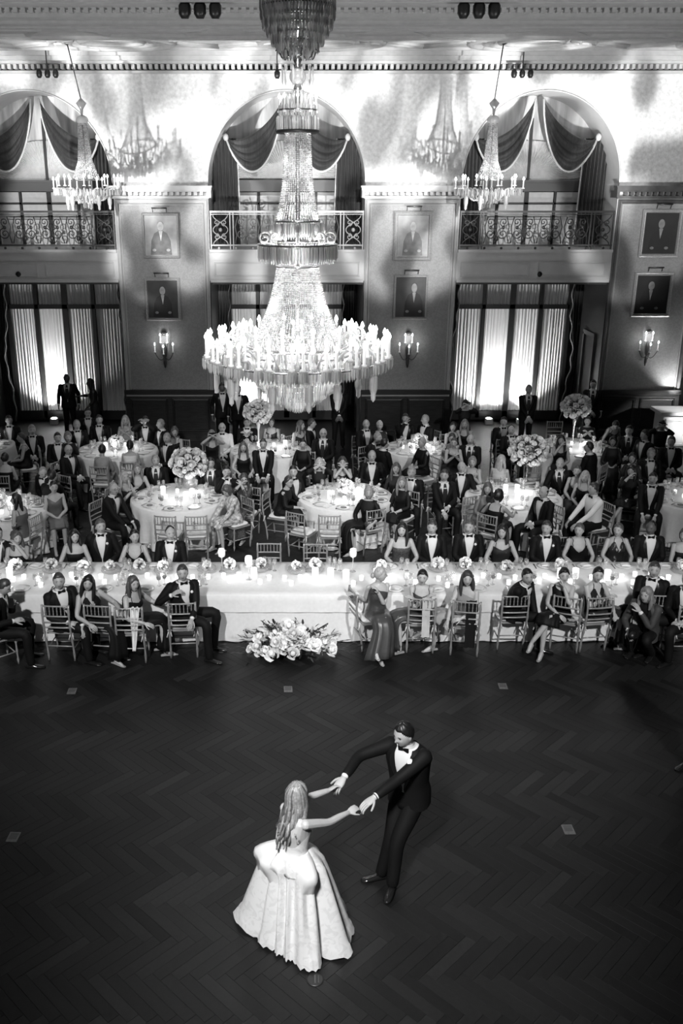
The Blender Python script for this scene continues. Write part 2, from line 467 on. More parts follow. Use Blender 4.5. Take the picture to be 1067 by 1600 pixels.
for i, bx in enumerate(BAYS):
    m = ironpale if i == 1 else iron
    root = thing('balcony_railing', '%s wrought iron scroll railing on the %s balcony' % ('pale' if i == 1 else 'dark', SIDE[i]), 'railing', (bx, WY + .02, 4.97))
    W = 2 * HW - .04; hh = .78
    for nm, z, s in (('top_rail', .90, .05), ('lower_rail', .10, .035), ('upper_rail', .84, .02)):
        r = MB(); r.box((0, 0, z), (W, .05, s)); r.build(nm, m, root)
    posts = (-W / 2 + .02, -W / 2 + .5, -W / 2 + .58, W / 2 - .58, W / 2 - .5, W / 2 - .02)
    for x in posts:
        r = MB(); r.box((x, 0, .46), (.028, .028, .92)); r.build('post', m, root)
    small = scroll_mesh(.44, .70, m, False); bigm = scroll_mesh(.66, .70, m if i != 1 else M('dull_iron', .16, .4), True)
    for x in (-W / 2 + .26, W / 2 - .26): link('scrollwork', small, root, (x, 0, .12))
    nb = 4; span_ = W - 1.2
    for k in range(nb): link('scrollwork', bigm, root, (-span_ / 2 + span_ * (k + .5) / nb, 0, .12))
    r = MB()
    for k in range(9): r.ball((-W / 2 + W * (k + .5) / 9, -.04, .03), (.035, .03, .035), 6, 4)
    tag(r.build('rosette_row', m, root), kind='stuff')

# ------------------------------------------------------------------ glazed doors with sheer curtains, drapes, uplights
YD = WY + 2.3
sheet = M('door_sheer', .70, .75, noise=.10, scale=6, stretch=(9, 1, .4))
drape = M('door_drape', .02, .7, noise=.6, scale=6, stretch=(8, 1, .3))
drape_lit = M('door_drape_lit', .22, .7, noise=.5, scale=6, stretch=(8, 1, .3))  # lighter copy of the drape, the light on it put into the colour
def pleats(x0, x1, z0, z1, y, amp, k, seed, nu=44, nv=8):
    G = np.zeros((nv + 1, nu + 1, 3)); r_ = np.random.default_rng(seed)
    ph = np.cumsum(r_.uniform(.6, 1.4, nu + 1)) * k
    for a in range(nv + 1):
        f = a / nv
        G[a, :, 0] = np.linspace(x0, x1, nu + 1) + .01 * np.sin(ph * .5 + f * 2)
        G[a, :, 1] = y + amp * np.sin(ph) * (.55 + .45 * f)
        G[a, :, 2] = z1 * (1 - f) + z0 * f
    return G
for i, bx in enumerate(BAYS):
    cx = bx + (.06 if i == 2 else -.05)
    PW = .80
    r = MB(); r.span((cx - 2 * PW, YD + .05, .28), (cx + 2 * PW, YD + .10, 4.1))
    door = tag(r.build('door_%d' % (i + 1), M('night_glass', .02, .15)), 'glazed door wall with sheer curtains in the %s alcove' % SIDE[i], None, None, 'structure')
    for k in range(5):
        r = MB(); h = .075 if k == 2 else .05
        r.span((cx - 2 * PW + k * PW - h, YD - .06, .1), (cx - 2 * PW + k * PW + h, YD + .06, 4.1)); r.build('stile', blackwood, door)
    for z, h in ((3.28, .06), (.17, .13)):
        r = MB(); r.span((cx - 2 * PW, YD - .06, z - h), (cx + 2 * PW, YD + .06, z + h)); r.build('transom', blackwood, door)
    for k in range(4):
        x0 = cx - 2 * PW + k * PW + .055; x1 = x0 + PW - .11
        for (za, zb) in ((.30, 3.22), (3.34, 4.05)):
            r = MB(); r.grid(pleats(x0, x1, za, zb, YD - .005, .022, 1.15, i * 10 + k)); r.build('sheer_curtain', sheet, door)
    for sg in (-1, 1):
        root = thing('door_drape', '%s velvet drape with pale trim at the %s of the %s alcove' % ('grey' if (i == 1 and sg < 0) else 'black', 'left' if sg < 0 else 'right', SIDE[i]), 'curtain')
        xo = cx + sg * (2 * PW + .30)
        r = MB(); G = pleats(xo, cx + sg * (2 * PW - .02), .05, 4.1, YD - .25, .05, 1.2, 90 + i * 2 + sg)
        pinch = np.exp(-((np.linspace(0, 1, 9) - .55) / .18) ** 2)
        G[:, :, 0] += sg * .16 * pinch[:, None] * np.linspace(0, 1, G.shape[1])[None, :]
        r.grid(G); r.build('cloth', drape_lit if (i == 1 and sg < 0) else drape, root)
        r = MB(); e = G[:, -1] + np.array([0, -.04, 0]); tt = np.linspace(0, 8, 40)
        P = np.stack([np.interp(tt, np.arange(9), e[:, k]) for k in range(3)], 1); P[:, 0] += .03 * np.sin(np.arange(40) * 1.1)
        r.tube(P, .022, 5); r.build('trim_cord', M('cord_grey', .14, .7), root)
    for k, ux in enumerate(((-.10,) if i != 1 else (-1.1,)) if i != 2 else (-.52,)):
        ux += cx - (.38 if i == 0 else 0)
        root = thing('floor_uplight', 'small white box uplight on the floor of the %s alcove' % SIDE[i], 'light', (ux, YD - .42, 0))
        r = MB(); r.span((-.10, -.09, .0), (.10, .09, .16)); r.build('housing', M('white_plastic', .6, .4), root)
        r = MB(); r.lathe([(.0, .16), (.07, .16), (.075, .175), (.0, .178)], 12); r.build('lens', emit_mat('uplight_lens', 25), root)
        for tx in (-.35, .45):
            spot('uplight_beam', (ux + tx * .2, YD - .42, .20), (ux + tx * 1.6, YD + .1, 2.8), 330, 95, .9, .05)
        if i == 2: spot('uplight_beam', (ux + .95, YD - .40, .20), (ux + 1.2, YD + .1, 2.8), 330, 95, .9, .05)
# extra box light by the middle-right mullion
root = thing('floor_uplight', 'low uplight hidden behind the standing man in the right alcove', 'light', (BAYS[2] + .45, YD - .40, 0))
r = MB(); r.span((-.10, -.09, .0), (.10, .09, .14)); r.build('housing', M('white_plastic'), root)
r = MB(); r.lathe([(.0, .14), (.07, .14), (.075, .155), (.0, .158)], 12); r.build('lens', emit_mat('uplight_lens', 25), root)

# ------------------------------------------------------------------ other walls
for nm, a, b in (('wall_left', (-11.0, -2, 0), (-10.9, 26.7, 9.3)), ('wall_right', (12.5, -2, 0), (12.6, 26.7, 9.3)), ('wall_front', (-11, -2.1, 0), (12.6, -2, 9.3))):
    r = MB(); r.span(a, b); tag(r.build(nm, M('side_wall', .10, .7, noise=.1)), 'plain dim side wall of the ballroom', None, None, 'structure')

# ------------------------------------------------------------------ ceiling: flat field, beam mouldings, coffered strip by the wall
c = MB(); c.span((-11, -2, 9.24), (12.6, 20.4, 9.40)); c.span((-11, 20.4, 9.44), (12.6, 26.6, 9.55))
ceiling = tag(c.build('ceiling', ceilm), 'pale plaster ceiling with moulded beams', None, None, 'structure')
# crown cornice on the back wall
r = MB(); r.span((-11, WY - .14, 8.98), (12.6, WY + .02, 9.04)); r.span((-11, WY - .30, 9.17), (12.6, WY + .02, 9.23)); r.span((-11, WY - .42, 9.23), (12.6, WY + .02, 9.32)); r.span((-11, WY - .5, 9.32), (12.6, WY, 9.46))
r.build('crown_cornice', ceilm, ceiling)
r = MB()
for k in range(170):
    r.box((-10.9 + k * .138, WY - .17, 9.115), (.075, .18, .10))
tag(r.build('dentil_course', ceilm, ceiling), kind='stuff')
# beam mouldings near the camera
for (y0, y1, dz) in ((20.15, 20.4, .05), (19.0, 19.12, .04), (18.35, 18.5, .06), (17.55, 17.8, .08), (17.3, 17.36, .03), (16.5, 16.6, .04), (15.9, 16.2, .08)):
    r = MB(); r.span((-11, y0, 9.245 - dz), (12.6, y1, 9.26)); r.build('beam_moulding', ceilm, ceiling)
r = MB()
for k in range(180): r.box((-10.9 + k * .13, 17.15, 9.21), (.075, .12, .08))
tag(r.build('dentil_course', ceilm, ceiling), kind='stuff')
# trapezoid coffer panels on the beam soffit
for k in range(8):
    x0 = -10.6 + k * 3.1
    r = MB(); G = []
    for (o, d) in ((0, 0), (.05, -.05), (.11, -.05), (.16, 0)):
        G.append([(x0 + .25 + o, 19.22 + o, 9.245 + d), (x0 + 2.75 - o, 19.22 + o, 9.245 + d), (x0 + 2.35 - o, 20.05 - o, 9.245 + d), (x0 + .65 + o, 20.05 - o, 9.245 + d), (x0 + .25 + o, 19.22 + o, 9.245 + d)])
    r.grid(np.array(G), 0, False); r.build('coffer_frame', ceilm, ceiling)
# lozenge and oval mouldings on the lit strip
for k in range(5):
    x0 = -10.9 + k * 4.57
    for (rx, ry, n, rr) in ((1.45, .82, 4, .06), (1.1, .6, 4, .045)):
        t = np.linspace(0, 2 * math.pi, n + 1); P = np.stack([x0 + rx * np.cos(t), 22.2 + ry * np.sin(t), np.full(n + 1, 9.43)], 1)
        r = MB()
        for q in range(n): r.tube([P[q], P[q + 1]], rr, 6)
        r.build('lozenge_moulding', ceilm, ceiling)
    for (rx, ry, rr) in ((1.35, .95, .08), (1.05, .72, .05), (.7, .45, .05)):
        t = np.linspace(0, 2 * math.pi, 33); P = np.stack([x0 + 2.285 + rx * np.cos(t), 22.3 + ry * np.sin(t), np.full(33, 9.42)], 1)
        r = MB(); r.tube(P, rr, 6); r.build('oval_moulding', ceilm, ceiling)
for y in (21.1, 21.4, 23.3): 
    r = MB(); r.span((-11, y, 9.39), (12.6, y + .08, 9.46)); r.build('ceiling_rib', ceilm, ceiling)

# black spot fixtures hanging in clusters under the beam and under the crown cornice
blk = M('black_metal')
def spotcan(cluster, loc, n, dx, sc, label):
    root = thing('spot_cluster', label, 'spotlight', loc)
    r = MB(); r.box((0, 0, .10 * sc), (dx * n, .06 * sc, .03 * sc)); r.span((-.012, -.012, .1 * sc), (.012, .012, (9.25 if loc[1] < 20 else 9.45) - loc[2])); r.build('bar', blk, root)
    for k in range(n):
        r = MB(); x = (k - (n - 1) / 2) * dx
        r.lathe([(.0, -.13 * sc), (.05 * sc, -.13 * sc), (.085 * sc, -.07 * sc), (.085 * sc, .03 * sc), (.05 * sc, .085 * sc), (0, .09 * sc)], 12, (x, 0, 0)); r.build('can', blk, root)
p = at_y(312, 3, 16.3); spotcan(0, (p.x, 16.3, 9.10), 3, .24, 1.15, 'cluster of three black spotlights on the ceiling beam, left of the chandelier')
p = at_y(749, 2, 16.3); spotcan(0, (p.x, 16.3, 9.10), 3, .24, 1.15, 'cluster of three black spotlights on the ceiling beam, right of the chandelier')
p = at_y(74, 114, 23.5); spotcan(0, (p.x, 23.5, p.z), 3, .19, .8, 'small black spotlight trio under the cornice above the left arch')
p = at_y(816, 114, 23.5); spotcan(0, (p.x, 23.5, p.z), 3, .19, .8, 'small black spotlight trio under the cornice above the right arch')
p = at_y(433, 115, 23.5); spotcan(0, (p.x, 23.5, p.z), 1, .19, .8, 'single black spotlight under the cornice above the middle arch')
# ------------------------------------------------------------------ herringbone floor
def plank_mat():
    m = bpy.data.materials.new('herringbone_plank'); m.use_nodes = True
    nt = m.node_tree; b = nt.nodes['Principled BSDF']
    b.inputs['Roughness'].default_value = .34; b.inputs['Specular IOR Level'].default_value = .35
    at = nt.nodes.new('ShaderNodeAttribute'); at.attribute_name = 'tone'
    tc = nt.nodes.new('ShaderNodeTexCoord'); mp = nt.nodes.new('ShaderNodeMapping'); mp.inputs['Scale'].default_value = (1, 1, 1)
    n = nt.nodes.new('ShaderNodeTexNoise'); n.inputs['Scale'].default_value = 26; n.inputs['Detail'].default_value = 4
    mr = nt.nodes.new('ShaderNodeMapRange'); mr.inputs[1].default_value = .3; mr.inputs[2].default_value = .7; mr.inputs[3].default_value = .72; mr.inputs[4].default_value = 1.28
    mu = nt.nodes.new('ShaderNodeMath'); mu.operation = 'MULTIPLY'
    nt.links.new(tc.outputs['Object'], mp.inputs[0]); nt.links.new(mp.outputs[0], n.inputs['Vector'])
    nt.links.new(n.outputs[0], mr.inputs[0]); nt.links.new(mr.outputs[0], mu.inputs[0]); nt.links.new(at.outputs['Fac'], mu.inputs[1])
    nt.links.new(mu.outputs[0], b.inputs['Base Color'])
    r2 = nt.nodes.new('ShaderNodeMapRange'); r2.inputs[3].default_value = .36; r2.inputs[4].default_value = .52
    nt.links.new(n.outputs[0], r2.inputs[0]); nt.links.new(r2.outputs[0], b.inputs['Roughness'])
    return m
plankm = plank_mat()
f = MB(); f.span((-11, -2, -.12), (12.6, 26.7, -.012))
floor = tag(f.build('floor', M('floor_joint', .008, .5)), 'dark polished herringbone wood floor', None, None, 'structure')
L, Wd = .60, .112
planks = []
c45 = math.sqrt(.5)
for jj in range(-40, 41):
    for kk in range(-260, 261):
        for typ in (0, 1):
            if typ == 0: cx, cy = kk * Wd + L / 2, kk * Wd + Wd / 2
            else: cx, cy = kk * Wd + Wd / 2, (kk + 1) * Wd + L / 2
            cx += jj * L; cy -= jj * L
            X = (cx + cy) * c45 + .4; Y = (cy - cx) * c45 + 12.1
            if -9.5 < X < 11.5 and 4.3 < Y < 24.0:
                planks.append((X, Y, typ))
def plank_verts(X, Y, typ, z):
    a = -math.pi / 4 + (math.pi / 2 if typ else 0)
    ca, sa = math.cos(a), math.sin(a); g = .0007; b = .0012; V = []
    for (hl, hw, zz) in ((L / 2 - g, Wd / 2 - g, -.012), (L / 2 - g, Wd / 2 - g, z - .0015), (L / 2 - g - b, Wd / 2 - g - b, z)):
        for (sx, sy) in ((-1, -1), (1, -1), (1, 1), (-1, 1)):
            x, y = sx * hl, sy * hw; V.append((X + x * ca - y * sa, Y + x * sa + y * ca, zz))
    return V
PF = [(0, 1, 5, 4), (1, 2, 6, 5), (2, 3, 7, 6), (3, 0, 4, 7), (4, 5, 9, 8), (5, 6, 10, 9), (6, 7, 11, 10), (7, 4, 8, 11), (8, 9, 10, 11)]
def vis(X, Y):
    zc = Y * math.cos(TH) + CAMH * math.sin(TH); u = X / zc * FPX + PX0
    v = 800 + FPX * (CAMH * math.cos(TH) - Y * math.sin(TH)) / zc
    return -10 < u < 1077 and v < 1612
planks.sort(key=lambda p: p[1])
near = [p for p in planks if vis(p[0], p[1])][:300]
ns = set(near)
def tone_mesh(name, items, seed):
    r_ = random.Random(seed); V = []; Fc = []; T = []
    for (X, Y, typ) in items:
        k = len(V); V += plank_verts(X, Y, typ, r_.uniform(-.0012, .0))
        Fc += [tuple(i + k for i in q) for q in PF]
        t = .0085 * (0.60 + 0.9 * r_.random() ** 1.7) * (1.25 if typ else .95)
        T += [t] * 12
    me = bpy.data.meshes.new(name); me.from_pydata(V, [], Fc); me.materials.append(plankm)
    at = me.attributes.new('tone', 'FLOAT', 'POINT'); at.data.foreach_set('value', T); me.update()
    return me
variants = {}
for typ in (0, 1):
    for q in range(8): variants[(typ, q)] = tone_mesh('plank', [(0, 0, typ)], 100 + q * 2 + typ)
for (X, Y, typ) in near:
    link('plank', variants[(typ, rng.randrange(8))], floor, (X, Y, 0))
o = link('plank_field', tone_mesh('plank_field', [p for p in planks if p not in ns], 5), floor); o['kind'] = 'stuff'

# brass-grey outlet plates let into the floor
platem = M('floor_plate', .16, .35, metal=.4, noise=.2, scale=30)
for (X, Y, lb) in ((-2.99, 8.02, 'pale square floor outlet plate at the left edge of the dance floor'), (2.88, 8.14, 'pale square floor outlet plate right of the groom'),
                   (-3.06, 11.0, 'dull floor outlet plate behind the leftmost head table chairs'), (-.13, 11.05, 'dull floor outlet plate in front of the flower arrangement'), (2.81, 11.13, 'dull floor outlet plate below the leaning man at the head table')):
    root = thing('floor_outlet', lb, 'floor plate', (X, Y, .001), rng.uniform(-.05, .05))
    r = MB(); r.box((0, 0, .001), (.115, .155, .004)); r.build('cover', platem, root)
    r = MB(); r.box((0, .0, .0035), (.085, .065, .003)); r.box((0, .05, .0035), (.085, .02, .003)); r.build('flap', M('plate_flap', .10, .4, metal=.4), root)
root = thing('round_floor_box', 'round dark floor box at the tip of the white train', 'floor plate', (.15, 6.17, .001))
r = MB(); r.lathe([(0, 0), (.075, 0), (.075, .004), (.06, .006), (0, .006)], 24); r.build('cover', M('round_plate', .03, .4, metal=.3), root)
r = MB(); r.box((0, 0, .007), (.012, .09, .003)); r.box((.03, 0, .007), (.006, .08, .003)); r.build('lid', M('plate_flap'), root)
# ------------------------------------------------------------------ crystal chandeliers
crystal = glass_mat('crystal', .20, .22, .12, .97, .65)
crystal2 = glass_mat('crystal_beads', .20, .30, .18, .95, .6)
chrome = M('chandelier_metal', .5, .25, metal=.9)
wax = M('candle_sleeve', .85, .5)
bulbm = emit_mat('candle_bulb', 14)
smallbulb = emit_mat('small_candle_bulb', 9)
def prism_pts(P, r, l, n=4, tip=.25):
    """vectorised hanging prisms: tops at P (k,3); returns verts, faces"""
    P = np.asarray(P); k = len(P); t = np.arange(n) * 2 * math.pi / n
    ring = np.stack([np.cos(t), np.sin(t), 0 * t], 1)
    base = np.concatenate([[[0, 0, 0]], ring * r + [0, 0, -l * .12], ring * r + [0, 0, -l * (1 - tip)], [[0, 0, -l]]])
    V = (P[:, None, :] + base[None]).reshape(-1, 3); m = len(base); F0 = []
    for j in range(n):
        q = (j + 1) % n
        F0 += [(0, 1 + q, 1 + j), (1 + j, 1 + q, 1 + n + q, 1 + n + j), (1 + n + j, 1 + n + q, 2 * n + 1)]
    return V, [tuple(a + i * m for a in f) for i in range(k) for f in F0]
OCT = np.array([(1, 0, 0), (0, 1, 0), (-1, 0, 0), (0, -1, 0), (0, 0, 1), (0, 0, -1)], float)
OF = [(0, 1, 4), (1, 2, 4), (2, 3, 4), (3, 0, 4), (1, 0, 5), (2, 1, 5), (3, 2, 5), (0, 3, 5)]
def beads(P, r):
    P = np.asarray(P); V = (P[:, None, :] + OCT[None] * r).reshape(-1, 3)
    return V, [tuple(a + i * 6 for a in f) for i in range(len(P)) for f in OF]
def circ(r, z, n, a0=0):
    t = a0 + np.arange(n) * 2 * math.pi / n
    return np.stack([r * np.cos(t), r * np.sin(t), np.full(n, z)], 1)
def tent(prof, n, step, r, sag=.0):
    """bead strands following a (radius, z) profile"""
    pr = np.array(prof); seg = np.concatenate([[0], np.cumsum(np.hypot(np.diff(pr[:, 0]), np.diff(pr[:, 1])))])
    s = np.arange(0, seg[-1], step); R = np.interp(s, seg, pr[:, 0]); Z = np.interp(s, seg, pr[:, 1]); out = []
    for k in range(n):
        a = 2 * math.pi * k / n; out.append(np.stack([R * math.cos(a), R * math.sin(a), Z], 1))
    return np.concatenate(out)
def add_stuff(root, name, VF, mat):
    mb = MB()
    for V, F in VF: mb.add(V, F, 0, False)
    return tag(mb.build(name, mat, root), kind='stuff')
def ringobj(root, name, r, z, th, mat):
    mb = MB(); P = circ(r, z, 40); P = np.concatenate([P, P[:2]]); mb.tube(P, th, 6, cap=False); return mb.build(name, mat, root)
def candle_mesh(h, r):
    mb = MB(); mb.lathe([(r * 1.9, -.01), (r * 2.0, .012), (r, .015), (r, h)], 8); return mb.mesh('candle', wax)
def bulb_mesh(h, r, mat):
    mb = MB(); mb.lathe([(r * .5, 0), (r * 1.15, h * .3), (r * .95, h * .55), (r * .3, h * .88), (.0005, h)], 8); return mb.mesh('flame_bulb', mat)
def arm_curve(r0, z0, r1, z1, up, n=16):
    t = np.linspace(0, 1, n)
    r = r0 + (r1 - r0) * t; z = z0 + (z1 - z0) * t + up * np.sin(t * math.pi) - .10 * np.sin(t * math.pi * 2)
    return np.stack([r, 0 * t, z], 1)

CY = 11.5
root = thing('crystal_chandelier', 'huge tiered crystal chandelier with rings of lit candles above the tables', 'chandelier', (0.0, CY, 0))
ch = root
r = MB(); r.tube([(0, 0, 9.24), (0, 0, 8.3)], .03, 8); r.lathe([(.18, 9.24), (.16, 9.19), (.05, 9.12), (.03, 9.1)], 16)
r.lathe([(.04, 7.85), (.05, 7.80), (.03, 7.74), (.045, 7.71)], 12); r.lathe([(.03, 7.56), (.05, 7.5), (.03, 7.44)], 12); r.tube([(0, 0, 8.4), (0, 0, 3.8)], .028, 8)
r.build('stem', chrome, root)
# canopy basket of tiered prisms
tiers = [(.415, 8.43, .17), (.41, 8.33, .15), (.385, 8.24, .15), (.34, 8.16, .14), (.29, 8.07, .14), (.23, 7.99, .13), (.16, 7.92, .12)]
for R_, z, l in tiers:
    ringobj(root, 'canopy_ring', R_, z, .014, chrome)
    add_stuff(root, 'canopy_prisms', [prism_pts(circ(R_, z, int(R_ * 2 * math.pi / .036)), .013, l)], crystal)
for k in range(8):
    a = k * math.pi / 4 + .2; mb = MB(); t = np.linspace(0, 1, 14)
    P = np.stack([.08 + .17 * t, 0 * t, 7.86 + .05 * np.sin(t * 9)], 1); mb.tube(P, .009, 5); o = mb.build('curl', chrome, root); o.rotation_euler = (0, 0, a)
r = MB(); r.ball((0, 0, 7.63), (.095, .095, .09), 16, 12); r.build('glass_ball', crystal, root)
add_stuff(root, 'ball_drops', [prism_pts(circ(.17, 7.74, 10), .012, .2), prism_pts(circ(.06, 7.5, 8), .012, .16)], crystal)
# crown of upright spikes and prisms
crown_r = .235
ringobj(root, 'crown_ring', crown_r, 7.05, .022, M('dark_bronze', .05, .4, metal=.6)); ringobj(root, 'crown_ring', crown_r * .9, 7.28, .012, chrome)
add_stuff(root, 'crown_prisms', [prism_pts(circ(crown_r, 7.22, 44), .012, .19), prism_pts(circ(crown_r * .88, 7.34, 38), .012, .15), prism_pts(circ(crown_r * .7, 7.46, 24), .012, .20)], crystal)
cm = candle_mesh(.14, .012); bm_ = bulb_mesh(.06, .014, smallbulb)
for k in range(8):
    a = k * math.pi / 4; x, y = .21 * math.cos(a), .21 * math.sin(a)
    c_ = link('crown_candle', cm, root, (x, y, 7.26)); link('flame_bulb', bm_, c_, (0, 0, .14))
# upper tent of bead strands
t1 = [(.15, 7.04), (.155, 6.85), (.165, 6.65), (.185, 6.42), (.225, 6.20), (.26, 6.08)]
add_stuff(root, 'upper_strands', [beads(tent(t1, 44, .021, .0105), .0105)], crystal2)
ringobj(root, 'band', .262, 6.065, .014, chrome)
# middle crown: shells, scrolls, prism fringe
add_stuff(root, 'collar_prisms', [prism_pts(circ(.285, 6.06, 60), .014, .17), prism_pts(circ(.25, 6.03, 50), .014, .17)], crystal)
for k in range(8):
    a = k * math.pi / 4 + math.pi / 8 * 0
    mb = MB(); mb.ball((0, 0, 0), (.045, .03, .06), 8, 6); o = mb.build('shell', crystal, root, (.31 * math.cos(a), .31 * math.sin(a), 5.98), a)
    mb = MB(); P = spiral((0, 0), .085, 1.5, math.pi, -1, 24); P2 = np.concatenate([[(-.20, 0, -.02), (-.14, 0, .03)], P]); mb.tube(P2, .014, 6)
    mb.build('scroll', crystal, root, (.395 * math.cos(a), .395 * math.sin(a), 5.87), a)
ringobj(root, 'fringe_ring', .47, 5.80, .014, chrome); ringobj(root, 'fringe_ring', .25, 5.55, .016, chrome)
add_stuff(root, 'fringe_prisms', [prism_pts(circ(.47, 5.81, 84), .016, .21), prism_pts(circ(.43, 5.79, 74), .016, .21), prism_pts(circ(.33, 5.76, 50), .016, .17)], crystal)
# great tent flaring to the candle ring
t2 = [(.245, 5.54), (.28, 5.36), (.335, 5.14), (.42, 4.92), (.53, 4.74), (.62, 4.62)]
add_stuff(root, 'great_strands', [beads(tent(t2, 92, .023, .0115), .0115)], crystal2)
ringobj(root, 'tent_ring', .62, 4.60, .02, chrome)
# candle arms: outer ring of paired candles, inner rings
ca_m = candle_mesh(.20, .017); bu_m = bulb_mesh(.085, .021, bulbm)
NA = 18; RO, ZO = 1.13, 4.47
mb = MB(); mb.tube(arm_curve(.45, 4.38, RO, ZO, .13, 20), .016, 6); arm_m = mb.mesh('arm', crystal)
cup = MB(); cup.lathe([(.0, -.05), (.02, -.045), (.05, 0), (.055, .012), (.0, .012)], 12); cup_m = cup.mesh('drip_cup', crystal)
V1, F1 = prism_pts(circ(.048, 0.0, 9), .011, .13); g = MB(); g.add(V1, F1, 0, False); garl = g.mesh('cup_prisms', crystal)
def candle_arm(ang, R_, z, am, cm_, bm__, cups=True):
    a_ = link('candle_arm', am, ch, (0, 0, 0), ang)
    return a_
for k in range(NA):
    a = 2 * math.pi * (k + .5) / NA
    link('candle_arm', arm_m, root, (0, 0, 0), a)
    for q, (dr, da, dz) in enumerate(((0, -.055, 0), (0, .055, 0), (-.17, .0, .05))):
        R_ = RO + dr; x, y = R_ * math.cos(a + da), R_ * math.sin(a + da)
        c_ = link('candle', ca_m, root, (x, y, ZO + dz + .02)); link('flame_bulb', bu_m, c_, (0, 0, .20))
        d_ = link('drip_cup', cup_m, root, (x, y, ZO + dz)); link('cup_prisms', garl, d_)
ringobj(root, 'outer_ring', 1.06, 4.44, .014, chrome)
add_stuff(root, 'outer_garland', [prism_pts(circ(1.06, 4.44, 150), .014, .14), prism_pts(circ(.92, 4.42, 120), .014, .14), prism_pts(circ(.78, 4.42, 100), .014, .16)], crystal)
# tall inner arms arching up
mb = MB(); t = np.linspace(0, 1, 20)
P = np.stack([.50 + .42 * t, 0 * t, 4.50 + .32 * np.sin(t * math.pi * .92)], 1); mb.tube(P, .014, 6)
P = spiral((.86, 4.62), .10, 1.3, 0, 1, 18); mb.tube(P, .012, 5); arch_m = mb.mesh('arched_arm', crystal)
V1, F1 = prism_pts(np.stack([np.linspace(.55, .9, 8), np.zeros(8), 4.50 + .30 * np.sin((np.linspace(.55, .9, 8) - .5) / .42 * math.pi * .92)], 1), .012, .12); g = MB(); g.add(V1, F1, 0, False); arch_d = g.mesh('arm_drops', crystal)
for k in range(12):
    a = 2 * math.pi * k / 12
    o = link('arched_arm', arch_m, root, (0, 0, 0), a); link('arm_drops', arch_d, o)
for k in range(12):
    a = 2 * math.pi * (k + .5) / 12; R_ = .70
    c_ = link('candle', ca_m, root, (R_ * math.cos(a), R_ * math.sin(a), 4.62)); link('flame_bulb', bu_m, c_, (0, 0, .20))
    d_ = link('drip_cup', cup_m, root, (R_ * math.cos(a), R_ * math.sin(a), 4.60)); link('cup_prisms', garl, d_)
# big pendant drops under the arms
dp = MB(); V1, F1 = prism_pts(circ(.03, 0, 6), .018, .24); dp.add(V1, F1, 0, False); V1, F1 = prism_pts([(0, 0, -.2)], .028, .14, 6); dp.add(V1, F1, 0, False); dp.tube([(0, 0, .14), (0, 0, 0)], .008, 5)
dpm = dp.mesh('pendant_drop', crystal)
for k in range(12):
    a = 2 * math.pi * (k + .25) / 12; R_ = 1.0 if k % 2 else .78
    link('pendant_drop', dpm, root, (R_ * math.cos(a), R_ * math.sin(a), 4.30 - (.06 if k % 2 == 0 else 0)))
# bottom bowl of tiered prisms
for R_, z, l in ((.66, 4.50, .16), (.63, 4.40, .16), (.58, 4.31, .15), (.52, 4.23, .14), (.45, 4.15, .14), (.38, 4.07, .13), (.30, 4.00, .12), (.215, 3.93, .11), (.13, 3.87, .10), (.05, 3.82, .08)):
    ringobj(root, 'bowl_ring', R_, z, .011, chrome)
    add_stuff(root, 'bowl_prisms', [prism_pts(circ(R_, z, max(6, int(R_ * 2 * math.pi / .033)), z * 9), .013, l)], crystal)
GLOW = [(0, 0, 4.75, 34), (0, 0, 5.9, 18), (0, 0, 5.35, 20), (0, 0, 6.6, 9), (0, 0, 7.2, 5), (0, 0, 8.15, 4), (0, 0, 4.25, 14)]
for k in range(4):
    a = k * math.pi / 2; GLOW += [(.37 * math.cos(a), .37 * math.sin(a), 5.72, 11), (.85 * math.cos(a), .85 * math.sin(a), 4.8, 12), (.48 * math.cos(a + .78), .48 * math.sin(a + .78), 4.3, 9)]
for (x, y, z, pw) in GLOW:
    point('chandelier_glow', (x, y, z), pw, .05, root)

